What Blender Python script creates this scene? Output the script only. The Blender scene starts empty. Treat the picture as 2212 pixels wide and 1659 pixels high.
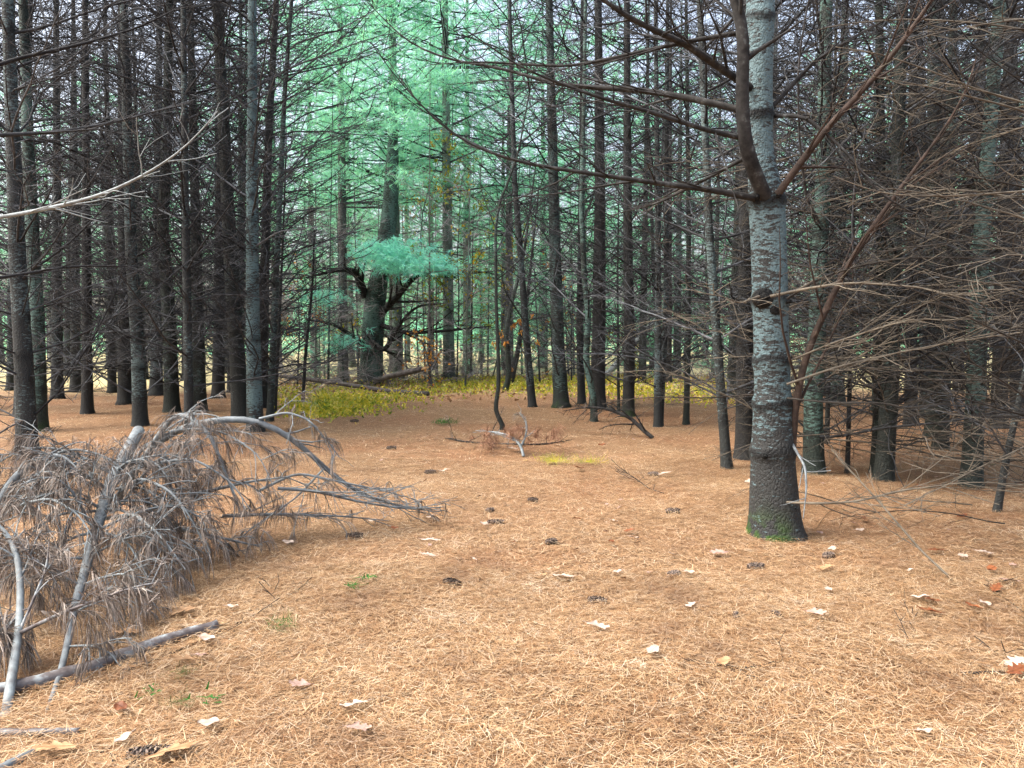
import bpy, math, random
import numpy as np
from mathutils import Vector, Matrix, Euler

sc = bpy.context.scene
col = sc.collection
R = math.radians
# ------------------------------------------------------------------ camera, sky, sun, exposure
F, CX, CY, HOR, CAMH = 1662.0, 1106.0, 829.5, 726.0, 1.6     # measured in a 2212 x 1659 view of the photograph
PITCH = math.atan((CY - HOR) / F)
cam = bpy.data.objects.new("camera", bpy.data.cameras.new("camera"))
col.objects.link(cam)
cam.location = (0, 0, CAMH)
cam.rotation_euler = (math.pi / 2 - PITCH, 0, 0)
cam.data.sensor_width = 36
cam.data.lens = 36 * F / 2212
cam.data.clip_end = 2000
sc.camera = cam

SUN_EL, SUN_AZ = R(54), R(-100)
world = bpy.data.worlds.new("World")
sc.world = world
world.use_nodes = True
wn = world.node_tree
sky = wn.nodes.new("ShaderNodeTexSky")
sky.sky_type = 'NISHITA'
sky.sun_disc = False
sky.sun_elevation = SUN_EL
sky.sun_rotation = SUN_AZ
sky.air_density = 1.0
sky.dust_density = 7.0
sky.ozone_density = .5
veil = wn.nodes.new("ShaderNodeHueSaturation")          # thin white overcast
veil.inputs["Saturation"].default_value = .75
veil.inputs["Value"].default_value = 1.2
wn.links.new(sky.outputs[0], veil.inputs["Color"])
wn.links.new(veil.outputs[0], wn.nodes["Background"].inputs[0])
wn.nodes["Background"].inputs[1].default_value = 0.15
sl = bpy.data.lights.new("sun", 'SUN')
sl.energy = 1.1
sl.angle = R(25)
sl.color = (1, .95, .86)
so = bpy.data.objects.new("sun", sl)
col.objects.link(so)
so.location = (-5, 10, 30)
sd = Vector((math.sin(SUN_AZ) * math.cos(SUN_EL), math.cos(SUN_AZ) * math.cos(SUN_EL), math.sin(SUN_EL)))
so.rotation_euler = sd.to_track_quat('Z', 'Y').to_euler()
sc.view_settings.view_transform = 'Standard'
sc.view_settings.look = 'None'
sc.view_settings.gamma = 1
sc.view_settings.use_curve_mapping = False
sc.view_settings.exposure = 1.6
sc.cycles.max_bounces = 8
sc.cycles.diffuse_bounces = 4
sc.cycles.transmission_bounces = 5
sc.cycles.volume_bounces = 1
sc.cycles.transparent_max_bounces = 4

# ------------------------------------------------------------------ helpers
rng = np.random.default_rng(7)
pyr = random.Random(7)
cp, sp_ = math.cos(PITCH), math.sin(PITCH)
UP = np.array([0, 0, 1.0])


def W(u, v, d):
    """the point d metres ahead of the camera that a spot of the photograph shows"""
    a, b = u - CX, CY - v
    x, y, z = a, F * cp + b * sp_, -F * sp_ + b * cp
    t = d / y
    return np.array([x * t, d, CAMH + z * t])


def gz(x, y):
    return (.022 * np.sin(1.1 * x + .6 * y) + .016 * np.sin(2.3 * y - 1.7 * x + 1) + .012 * np.sin(3.7 * x + 2.9 * y + 2)
            + .05 * np.sin(.31 * x + .4) * np.sin(.23 * y + 1.9))


def G(u, v):
    b = CY - v
    y, z = F * cp + b * sp_, -F * sp_ + b * cp
    t = -CAMH / z
    x, y = (u - CX) * t, y * t
    return np.array([x, y, float(gz(x, y))])


def nrm(a):
    a = np.asarray(a, float)
    return a / (np.linalg.norm(a, axis=-1, keepdims=True) + 1e-9)


class MB:
    def __init__(s):
        s.v, s.q, s.t, s.n, s.att = [], [], [], 0, {}

    def add(s, v, q=None, t=None):
        v = np.asarray(v, float).reshape(-1, 3)
        if q is not None and len(q):
            s.q.append(np.asarray(q, int).reshape(-1, 4) + s.n)
        if t is not None and len(t):
            s.t.append(np.asarray(t, int).reshape(-1, 3) + s.n)
        s.v.append(v)
        s.n += len(v)

    def tube(s, pts, rad, k=5, cap=False):
        pts = np.asarray(pts, float)
        n = len(pts)
        rad = np.broadcast_to(np.asarray(rad, float), (n,))
        tan = np.gradient(pts, axis=0)
        tan = nrm(tan)
        ref = UP if abs(tan[0][2]) < .9 else np.array([1.0, 0, 0])
        sx = nrm(np.cross(ref, tan[0]))
        fr = []
        for i in range(n):
            sx = sx - tan[i] * np.dot(sx, tan[i])
            sx = sx / (np.linalg.norm(sx) + 1e-9)
            fr.append((sx, np.cross(tan[i], sx)))
        A = np.array([f[0] for f in fr])
        B = np.array([f[1] for f in fr])
        a = np.arange(k) * 2 * math.pi / k
        ring = (pts[:, None, :] + rad[:, None, None] * (np.cos(a)[None, :, None] * A[:, None, :] + np.sin(a)[None, :, None] * B[:, None, :]))
        i = np.arange(n - 1)[:, None]
        j = np.arange(k)[None, :]
        j2 = (j + 1) % k
        q = np.stack([i * k + j, i * k + j2, (i + 1) * k + j2, (i + 1) * k + j], -1).reshape(-1, 4)
        v = ring.reshape(-1, 3)
        t = []
        if cap:
            v = np.vstack([v, pts[0], pts[-1]])
            c0, c1 = n * k, n * k + 1
            for jj in range(k):
                t.append((c0, (jj + 1) % k, jj))
                t.append((c1, (n - 1) * k + jj, (n - 1) * k + (jj + 1) % k))
        s.add(v, q, t)

    def arrays(s):
        v = np.vstack(s.v) if s.v else np.zeros((0, 3))
        q = np.vstack(s.q) if s.q else np.zeros((0, 4), int)
        t = np.vstack(s.t) if s.t else np.zeros((0, 3), int)
        return v, q, t

    def mesh(s, name, mat, smooth=True):
        v, q, t = s.arrays()
        me = bpy.data.meshes.new(name)
        me.vertices.add(len(v))
        me.vertices.foreach_set("co", v.astype(np.float32).ravel())
        me.loops.add(q.size + t.size)
        me.loops.foreach_set("vertex_index", np.concatenate([q.ravel(), t.ravel()]).astype(np.int32))
        nq, nt = len(q), len(t)
        me.polygons.add(nq + nt)
        st = np.concatenate([np.arange(nq) * 4, nq * 4 + np.arange(nt) * 3]).astype(np.int32)
        me.polygons.foreach_set("loop_start", st)
        me.polygons.foreach_set("use_smooth", np.full(nq + nt, smooth))
        for k, a in s.att.items():
            at = me.attributes.new(k, 'FLOAT', 'POINT')
            at.data.foreach_set("value", np.asarray(a, np.float32))
        me.update(calc_edges=True)
        me.materials.append(mat)
        return me


def link(name, me, parent=None, loc=None, rot=None, scale=None):
    o = bpy.data.objects.new(name, me)
    col.objects.link(o)
    if parent is not None:
        o.parent = parent
    if loc is not None:
        o.location = [float(c) for c in loc]
    if rot is not None:
        o.rotation_euler = rot
    if scale is not None:
        o.scale = (scale,) * 3 if np.isscalar(scale) else scale
    return o


def tag(o, label=None, cat=None, group=None, kind=None):
    if label:
        o['label'] = label
    if cat:
        o['category'] = cat
    if group:
        o['group'] = group
    if kind:
        o['kind'] = kind
    return o


# ------------------------------------------------------------------ materials
def newmat(name):
    m = bpy.data.materials.new(name)
    m.use_nodes = True
    nt = m.node_tree
    b = nt.nodes["Principled BSDF"]
    b.inputs["Roughness"].default_value = .85
    b.inputs["Specular IOR Level"].default_value = .25
    return m, nt, b


def ramp(nt, fac, stops, interp='LINEAR'):
    r = nt.nodes.new("ShaderNodeValToRGB")
    r.color_ramp.interpolation = interp
    el = r.color_ramp.elements
    while len(el) < len(stops):
        el.new(.5)
    for e, (p, c) in zip(el, stops):
        e.position = p
        e.color = (*c, 1) if len(c) == 3 else c
    nt.links.new(fac, r.inputs[0])
    return r.outputs[0]


def noise(nt, vec, scale, detail=3, rough=.55, dist=0):
    n = nt.nodes.new("ShaderNodeTexNoise")
    n.inputs["Scale"].default_value = scale
    n.inputs["Detail"].default_value = detail
    n.inputs["Roughness"].default_value = rough
    n.inputs["Distortion"].default_value = dist
    if vec is not None:
        nt.links.new(vec, n.inputs["Vector"])
    return n.outputs["Fac"]


def mix(nt, fac, a, b, mode='MIX'):
    n = nt.nodes.new("ShaderNodeMix")
    n.data_type = 'RGBA'
    n.blend_type = mode
    for sock, val in ((n.inputs[0], fac), (n.inputs[6], a), (n.inputs[7], b)):
        if isinstance(val, bpy.types.NodeSocket):
            nt.links.new(val, sock)
        elif np.isscalar(val):
            sock.default_value = val
        else:
            sock.default_value = (*val, 1)
    return n.outputs[2]


def mapping(nt, src, scale):
    m = nt.nodes.new("ShaderNodeMapping")
    m.inputs["Scale"].default_value = scale
    nt.links.new(src, m.inputs["Vector"])
    return m.outputs[0]


def mathn(nt, op, a, b=None):
    n = nt.nodes.new("ShaderNodeMath")
    n.operation = op
    for i, val in enumerate((a, b)):
        if val is None:
            continue
        if isinstance(val, bpy.types.NodeSocket):
            nt.links.new(val, n.inputs[i])
        else:
            n.inputs[i].default_value = val
    return n.outputs[0]


def bump(nt, b, h, strength, dist):
    n = nt.nodes.new("ShaderNodeBump")
    n.inputs["Strength"].default_value = strength
    n.inputs["Distance"].default_value = dist
    nt.links.new(h, n.inputs["Height"])
    nt.links.new(n.outputs[0], b.inputs["Normal"])


def geo_coords(nt):
    return nt.nodes.new("ShaderNodeNewGeometry").outputs["Position"]


def attr(nt, name):
    a = nt.nodes.new("ShaderNodeAttribute")
    a.attribute_name = name
    return a.outputs["Fac"]


def bark_mat(name, dark, mid, pale, paleness=.5, moss=True, zs=3.2):
    m, nt, b = newmat(name)
    P = geo_coords(nt)
    oi = nt.nodes.new("ShaderNodeObjectInfo").outputs["Random"]
    big = noise(nt, mapping(nt, P, (1.6, 1.6, .8)), 1.5, 2)
    lich = noise(nt, mapping(nt, P, (8, 8, 8 * zs)), 1.8, 5, .66, .5)
    fine = noise(nt, mapping(nt, P, (26, 26, 30)), 1.5, 4, .65)
    thr = mathn(nt, 'ADD', mathn(nt, 'MULTIPLY', lich, .75), mathn(nt, 'MULTIPLY', big, .45))
    thr = mathn(nt, 'ADD', thr, mathn(nt, 'MULTIPLY', oi, .10))
    thr = mathn(nt, 'SUBTRACT', thr, mathn(nt, 'MULTIPLY', attr(nt, "foot"), .19))
    f = ramp(nt, thr, [(1.16 - paleness, (0, 0, 0)), (1.20 - paleness, (1, 1, 1))])
    base = mix(nt, fine, dark, mid)
    c = mix(nt, f, base, mix(nt, fine, [p * .72 for p in pale], [p * 1.2 for p in pale]))
    # greenish algae on some stems
    green = ramp(nt, oi, [(.45, (0, 0, 0)), (.75, (.55, .55, .55))])
    c = mix(nt, green, c, mix(nt, 1.0, c, (.75, 1.15, .85), 'MULTIPLY'))
    # dark resin-stained bark under each whorl of branches, rough dark bark at the foot
    band = mathn(nt, 'MULTIPLY', attr(nt, "band"), ramp(nt, lich, [(.3, (.8, .8, .8)), (.45, (1, 1, 1))]))
    c = mix(nt, band, c, mix(nt, fine, [x * .25 for x in dark], [x * .7 for x in dark]))
    if moss:
        ms = mathn(nt, 'MULTIPLY', attr(nt, "moss"), ramp(nt, noise(nt, P, 9, 4), [(.42, (0, 0, 0)), (.55, (1, 1, 1))]))
        c = mix(nt, ms, c, mix(nt, fine, (.015, .045, .006), (.05, .11, .015)))
    nt.links.new(c, b.inputs["Base Color"])
    b.inputs["Roughness"].default_value = .7
    crack = nt.nodes.new("ShaderNodeTexVoronoi")
    crack.feature = 'DISTANCE_TO_EDGE'
    crack.inputs["Scale"].default_value = 1
    nt.links.new(mapping(nt, P, (38, 38, 24)), crack.inputs["Vector"])
    h = mathn(nt, 'ADD', mathn(nt, 'MULTIPLY', fine, .8), mathn(nt, 'MINIMUM', crack.outputs["Distance"], .25))
    bump(nt, b, h, 1.0, .02)
    return m


def simple_mat(name, stops, scale=(30, 30, 30), rnd=None, rough=.85, transl=None, bumpd=0, island=False):
    """stops: ramp over noise; rnd: list of tints mixed in by object or by loose piece"""
    m, nt, b = newmat(name)
    P = geo_coords(nt)
    f = noise(nt, mapping(nt, P, scale), 1, 4, .6)
    c = ramp(nt, f, stops)
    if rnd:
        if island:
            r = nt.nodes.new("ShaderNodeNewGeometry").outputs["Random Per Island"]
        else:
            r = nt.nodes.new("ShaderNodeObjectInfo").outputs["Random"]
        n = len(rnd)
        c = mix(nt, 1.0, c, ramp(nt, r, [(i / max(1, n - 1), t) for i, t in enumerate(rnd)]), 'MULTIPLY')
    nt.links.new(c, b.inputs["Base Color"])
    b.inputs["Roughness"].default_value = rough
    if bumpd:
        bump(nt, b, f, .8, bumpd)
    if transl:
        tr = nt.nodes.new("ShaderNodeBsdfTranslucent")
        nt.links.new(mix(nt, 1.0, c, (1.25, 1.35, 1.0), 'MULTIPLY'), tr.inputs[0])
        ms = nt.nodes.new("ShaderNodeMixShader")
        ms.inputs[0].default_value = transl
        nt.links.new(b.outputs[0], ms.inputs[1])
        nt.links.new(tr.outputs[0], ms.inputs[2])
        nt.links.new(ms.outputs[0], nt.nodes["Material Output"].inputs[0])
    return m


M = {}
M['bark'] = bark_mat('grey_bark', (.014, .016, .017), (.044, .049, .048), (.105, .15, .155), .50)
M['bark_big'] = bark_mat('lichen_bark', (.015, .016, .017), (.048, .050, .048), (.11, .17, .185), .57, zs=3.4)
M['bark_dark'] = bark_mat('dark_bark', (.011, .012, .0125), (.036, .037, .036), (.08, .10, .105), .42)
M['bark_pale'] = bark_mat('pale_grey_bark', (.045, .044, .044), (.13, .125, .122), (.19, .225, .22), .5)
M['twig'] = simple_mat('dead_twig_bark', [(.3, (.010, .0115, .013)), (.7, (.044, .047, .051))], (9, 9, 9),
                       [(.5, .5, .52), (.9, .9, .92), (1.4, 1.4, 1.4), (3.2, 3.25, 3.35)])
M['grey_twig'] = simple_mat('grey_twig_bark', [(.3, (.10, .095, .097)), (.7, (.29, .28, .285))], (9, 9, 9), [(.5, .5, .5), (1, .97, .95), (1.6, 1.6, 1.65)])
M['straw_twig'] = simple_mat('pale_twig_bark', [(.3, (.045, .041, .036)), (.7, (.145, .13, .108))], (7, 7, 7),
                             [(.22, .22, .23), (.5, .48, .47), (.9, .88, .84), (1.3, 1.25, 1.15)])
M['limb'] = simple_mat('limb_bark', [(.35, (.010, .010, .010)), (.6, (.032, .031, .030)), (.75, (.09, .10, .10))], (14, 14, 14), bumpd=.004)
M['red_limb'] = simple_mat('red_limb_bark', [(.35, (.022, .016, .013)), (.6, (.055, .038, .030)), (.75, (.13, .10, .08))], (12, 12, 12), bumpd=.004)
M['blue_limb'] = simple_mat('weathered_limb_bark', [(.3, (.13, .14, .145)), (.7, (.30, .35, .36))], (18, 18, 18),
                            [(.6, .6, .62), (1, 1, 1)], rough=.6, bumpd=.003)
M['log'] = simple_mat('peeling_log_bark', [(.3, (.045, .034, .032)), (.5, (.11, .10, .10)), (.62, (.24, .27, .28))], (10, 10, 14), rough=.5, bumpd=.004)
M['wood'] = simple_mat('broken_wood', [(.3, (.22, .13, .06)), (.7, (.5, .34, .18))], (50, 50, 50))
M['dead_needle'] = simple_mat('dead_needles', [(.3, (.115, .098, .085)), (.7, (.23, .20, .175))], (12, 12, 12),
                              [(.25, .23, .22), (.8, .78, .76), (1.2, 1.18, 1.15), (2.1, 2.05, 2.0)], island=True)
M['green_needle'] = simple_mat('green_needles', [(.35, (.16, .44, .36)), (.65, (.34, .68, .58))], (.9, .9, .9),
                               [(.7, .8, .85), (1, 1, 1), (1.2, 1.1, .8)], transl=.5, island=True)
M['teal_needle'] = simple_mat('blue_green_needles', [(.35, (.16, .52, .46)), (.65, (.34, .74, .68))], (2, 2, 2),
                              [(.7, .8, .85), (1, 1, 1), (1.15, 1.1, 1)], transl=.4, island=True)
M['yellow_leaf'] = simple_mat('autumn_leaves', [(.35, (.16, .22, .03)), (.65, (.42, .34, .05))], (1.2, 1.2, 1.2),
                              [(.6, .9, .8), (1, 1, 1), (1.3, .8, .6)], transl=.4, island=True)
M['orange_leaf'] = simple_mat('orange_leaves', [(.35, (.40, .16, .03)), (.65, (.55, .27, .06))], (3, 3, 3),
                              [(.7, .6, .6), (1, 1, 1), (1.1, 1.2, 1.2)], transl=.35, island=True)
M['cover'] = simple_mat('low_green_leaves', [(.38, (.14, .20, .03)), (.5, (.50, .44, .05)), (.65, (.55, .50, .22))], (3, 3, 3),
                        [(.55, .8, .6), (1, 1, 1), (1.2, 1.05, .6)], transl=.3, island=True)
M['grass'] = simple_mat('grass_blades', [(.3, (.02, .085, .015)), (.7, (.05, .17, .035))], (40, 40, 40), transl=.3)
M['needle'] = simple_mat('fallen_needles', [(.34, (.22, .135, .075)), (.44, (.29, .185, .10)), (.6, (.34, .225, .125)), (.72, (.38, .28, .18))], (1.6, 1.6, 1.6),
                         [(.14, .11, .10), (.5, .40, .33), (.95, .80, .68), (1.2, 1.15, 1.05), (1.5, 1.65, 1.75), (1.75, 2.2, 2.9)], island=True, rough=.6)
M['cone'] = simple_mat('cone_scales', [(.42, (.016, .012, .010)), (.62, (.22, .17, .14))], (90, 90, 90), [(.8, .8, .8), (1.1, 1.1, 1.1)])
M['pale_leaf'] = simple_mat('pale_dry_leaf', [(.3, (.34, .26, .20)), (.7, (.52, .43, .36))], (25, 25, 25), [(.85, .85, .85), (1, 1, 1)], rough=.6)
M['tan_leaf'] = simple_mat('tan_dry_leaf', [(.3, (.22, .12, .055)), (.7, (.38, .24, .13))], (25, 25, 25), [(.8, .8, .8), (1.1, 1.1, 1.1)], rough=.6)
M['red_leaf'] = simple_mat('russet_dry_leaf', [(.3, (.10, .03, .012)), (.7, (.22, .08, .03))], (25, 25, 25), [(.8, .8, .8), (1.1, 1.1, 1.1)], rough=.6)
M['mauve_leaf'] = simple_mat('mauve_dry_leaf', [(.3, (.20, .12, .09)), (.7, (.42, .30, .25))], (25, 25, 25), [(.8, .8, .8), (1.1, 1.1, 1.1)], rough=.6)

M['russet_needle'] = simple_mat('russet_dead_needles', [(.3, (.17, .085, .05)), (.7, (.33, .19, .12))], (12, 12, 12), [(.6, .6, .6), (1.2, 1.2, 1.2)], island=True)
M['moss_green'] = simple_mat('dull_moss', [(.3, (.05, .055, .018)), (.7, (.12, .12, .04))], (40, 40, 40))
M['bark_log'] = simple_mat('pole_bark', [(.3, (.03, .026, .024)), (.7, (.11, .10, .095))], (9, 9, 9), bumpd=.01)

# ground: brown-orange needle duff
m, nt, b = newmat('needle_duff')
P = geo_coords(nt)
n1 = noise(nt, P, .35, 3)
n2 = noise(nt, mapping(nt, P, (34, 90, 30)), 1, 5, .7, .6)
n3 = noise(nt, mapping(nt, P, (90, 30, 30)), 1, 5, .7, .6)
fine = mathn(nt, 'ADD', mathn(nt, 'MULTIPLY', n2, .5), mathn(nt, 'MULTIPLY', n3, .5))
c = ramp(nt, fine, [(.36, (.04, .022, .012)), (.47, (.16, .092, .045)), (.58, (.36, .23, .13)), (.68, (.56, .44, .31))])
c = mix(nt, ramp(nt, n1, [(.42, (0, 0, 0)), (.62, (.6, .6, .6))]), c, mix(nt, 1.0, c, (1.1, .86, .78), 'MULTIPLY'))
c = mix(nt, ramp(nt, noise(nt, P, 1.7, 5, .65), [(.38, (.75, .75, .75)), (.52, (0, 0, 0))]), c, mix(nt, 1.0, c, (.9, .87, .86), 'MULTIPLY'))
sx = nt.nodes.new("ShaderNodeSeparateXYZ")
nt.links.new(P, sx.inputs[0])
yy = mathn(nt, 'ADD', sx.outputs[1], mathn(nt, 'MULTIPLY', noise(nt, P, .5, 4), 6.0))
leafy_floor = ramp(nt, noise(nt, P, 5, 5, .7), [(.35, (.10, .09, .05)), (.48, (.34, .27, .17)), (.58, (.42, .40, .16)), (.68, (.62, .54, .42))])
c = mix(nt, ramp(nt, mathn(nt, 'MULTIPLY', yy, .02), [(.47, (0, 0, 0)), (.56, (1, 1, 1))]), c, leafy_floor)
nt.links.new(c, b.inputs["Base Color"])
bump(nt, b, fine, .8, .015)
M['ground'] = m

# ------------------------------------------------------------------ ground sheet
def axis(lo, hi, step, far, n):
    inner = np.arange(lo, hi + 1e-6, step)
    g = np.geomspace(step, far, n)
    return np.concatenate([lo - g[::-1], inner, hi + g])


xs, ys = axis(-16, 16, .3, 1200, 16), axis(-3, 30, .3, 1200, 16)
X, Y = np.meshgrid(xs, ys)
mb = MB()
nx = len(xs)
ii, jj = np.meshgrid(np.arange(len(ys) - 1), np.arange(nx - 1), indexing='ij')
q = np.stack([ii * nx + jj, ii * nx + jj + 1, (ii + 1) * nx + jj + 1, (ii + 1) * nx + jj], -1).reshape(-1, 4)
mb.add(np.stack([X, Y, gz(X, Y)], -1).reshape(-1, 3), q)
ground = link('ground', mb.mesh('ground', M['ground']))
tag(ground, 'orange brown forest floor of fallen pine needles', 'ground', kind='structure')

# loose needles lying on it
def needles(n, y0, y1, L, w, bend, lift):
    y = np.sqrt(rng.uniform(y0 ** 2, y1 ** 2, n))
    x = rng.uniform(-1, 1, n) * (.72 * y + .6)
    ang = 1.6 * np.sin(x * 1.3 + 2 * np.sin(y * .9)) + 1.2 * np.sin(y * 1.7 + x * .5) + rng.normal(0, 1.15, n)
    l = rng.uniform(L * .55, L * 1.15, n)
    d = np.stack([np.cos(ang), np.sin(ang), rng.normal(0, .09, n)], -1)
    s = np.stack([-np.sin(ang), np.cos(ang), np.zeros(n)], -1)
    c = np.stack([x, y, gz(x, y) + .004 + rng.random(n) ** 2 * lift], -1)
    bd = rng.normal(0, bend, n)[:, None] * l[:, None] * s
    a, e = c - d * l[:, None] / 2, c + d * l[:, None] / 2
    a[:, 2] = np.maximum(a[:, 2], gz(a[:, 0], a[:, 1]) + .002)
    e[:, 2] = np.maximum(e[:, 2], gz(e[:, 0], e[:, 1]) + .002)
    hw = s * w / 2
    if bend:
        mid = c + bd
        v = np.stack([a - hw, a + hw, mid - hw, mid + hw, e - hw * .5, e + hw * .5], 1)
        o = (np.arange(n) * 6)[:, None]
        q = np.stack([o + np.array([0, 2, 3, 1]), o + np.array([2, 4, 5, 3])], 1)
    else:
        v = np.stack([a - hw, a + hw, e + hw * .5, e - hw * .5], 1)
        q = (np.arange(n) * 4)[:, None] + np.array([0, 3, 2, 1])
    return v.reshape(-1, 3), q.reshape(-1, 4)


mb = MB()
mb.add(*needles(190000, 2.3, 5.2, .095, .0022, 0, .034))
mb.add(*needles(140000, 5.2, 10, .105, .0032, 0, .03))
mb.add(*needles(80000, 10, 21, .15, .0065, 0, .022))
tag(link('needle_litter', mb.mesh('needle_litter', M['needle'], False)), 'loose orange and straw pine needles strewn over the forest floor', 'needle litter', kind='stuff')

# ------------------------------------------------------------------ branches
def curve_dirs(p0, d0, L, n, r, wob, grav=0.0, up=0.0):
    """a wandering line of n points"""
    pts = [np.array(p0, float)]
    d = nrm(d0)
    h = L / (n - 1)
    for i in range(n - 1):
        t = i / (n - 1)
        kink = 3.2 if r.random() < .16 else 1.0
        d = nrm(d + r.normal(0, wob * kink, 3) + UP * (up - grav * t))
        pts.append(pts[-1] + d * h)
    return np.array(pts)


def along(pts, t):
    f = t * (len(pts) - 1)
    i = min(int(f), len(pts) - 2)
    p = pts[i] + (pts[i + 1] - pts[i]) * (f - i)
    return p, nrm(pts[i + 1] - pts[i])


def grow(mb, main, rad, r, nsec=14, seclen=.45, ang=42, ntw=6, twl=.3, rt=.0026, k=6, t0=.15, flat=.35, grav=.02, up=.03, sub=True, cap=False):
    """a limb along main with side branches and twigs on them; returns the twig ends"""
    ends = []
    mb.tube(main, rad, k, cap)
    L = np.linalg.norm(np.diff(main, axis=0), axis=1).sum()
    side = 1
    for i in range(nsec):
        t = t0 + (1 - t0) * (i + r.uniform(-.4, .4)) / nsec
        t = min(max(t, .02), .985)
        p, d = along(main, t)
        side = -side
        lat = nrm(np.cross(d, UP)) * side
        a = R(ang + r.normal(0, 15))
        d2 = nrm(d * math.cos(a) + (lat + UP * r.normal(0, flat)) * math.sin(a))
        l2 = L * seclen * (1 - t) ** .6 * r.choice([.25, .5, .8, 1, 1.2]) * r.uniform(.8, 1.15) + .08
        n2 = 6
        s = curve_dirs(p, d2 , l2, n2, r, .07, grav, up)
        rr = np.interp(t, np.linspace(0, 1, len(rad)), rad)
        r2 = max(rr * .48, rt * 1.3)
        mb.tube(s, np.linspace(r2, rt * .9, n2), 4)
        ends.append((s[-1], nrm(s[-1] - s[-2])))
        if not sub:
            continue
        m_ = max(1, int(ntw * l2 / (L * seclen + .12) + r.random()))
        sg = 1
        for j in range(m_):
            tt = .15 + .83 * (j + r.random()) / m_
            p3, d3 = along(s, tt)
            sg = -sg
            lat3 = nrm(np.cross(d3, UP)) * sg
            a = R(ang + r.normal(0, 20))
            dd = nrm(d3 * math.cos(a) + (lat3 + UP * r.normal(0, flat)) * math.sin(a))
            w = curve_dirs(p3, dd, twl * r.uniform(.4, 1.25) * (1.1 - .5 * tt), 4, r, .10, grav, up)
            mb.tube(w, np.linspace(rt, rt * .55, 4), 3)
            ends.append((w[-1], nrm(w[-1] - w[-2])))
            if r.random() < .45:
                p4, d4 = along(w, r.uniform(.3, .7))
                w2 = curve_dirs(p4, nrm(d4 + r.normal(0, .55, 3)), twl * r.uniform(.3, .7), 3, r, .1, grav, up)
                mb.tube(w2, np.linspace(rt * .75, rt * .5, 3), 3)
                ends.append((w2[-1], nrm(w2[-1] - w2[-2])))
    return ends


LIB = {'dead': [], 'far': [], 'whip': [], 'grey': []}
for i in range(14):
    r = np.random.default_rng(100 + i)
    mb = MB()
    L = r.uniform(1.9, 3.0)
    main = curve_dirs((0, 0, 0), (1, 0, .0), L, 12, r, .045, .05, .03)
    grow(mb, main, np.linspace(.016, .004, 12), r, nsec=14, seclen=.44, ang=40, ntw=5, twl=.34, rt=.0034)
    LIB['dead'].append(mb.mesh('dead_branch', M['twig']))
for i in range(8):
    r = np.random.default_rng(200 + i)
    mb = MB()
    main = curve_dirs((0, 0, 0), (1, 0, .0), r.uniform(1.8, 2.7), 8, r, .05, .05, .03)
    grow(mb, main, np.linspace(.014, .005, 8), r, nsec=9, seclen=.45, ang=42, ntw=3.6, twl=.42, rt=.0042, k=4)
    LIB['far'].append(mb.mesh('dead_branch_far', M['twig']))
    LIB['grey'].append(mb.mesh('grey_branch_far', M['grey_twig']))
for i in range(9):
    r = np.random.default_rng(300 + i)
    mb = MB()
    main = curve_dirs((0, 0, 0), (1, 0, .0), r.uniform(1.5, 2.5), 14, r, .04, .10, .035)
    grow(mb, main, np.linspace(.0105, .003, 14), r, nsec=9, seclen=.42, ang=40, ntw=3.4, twl=.42, rt=.0026, flat=.6, grav=.05, up=.02)
    LIB['whip'].append(mb.mesh('whip_branch', M['straw_twig']))


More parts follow.
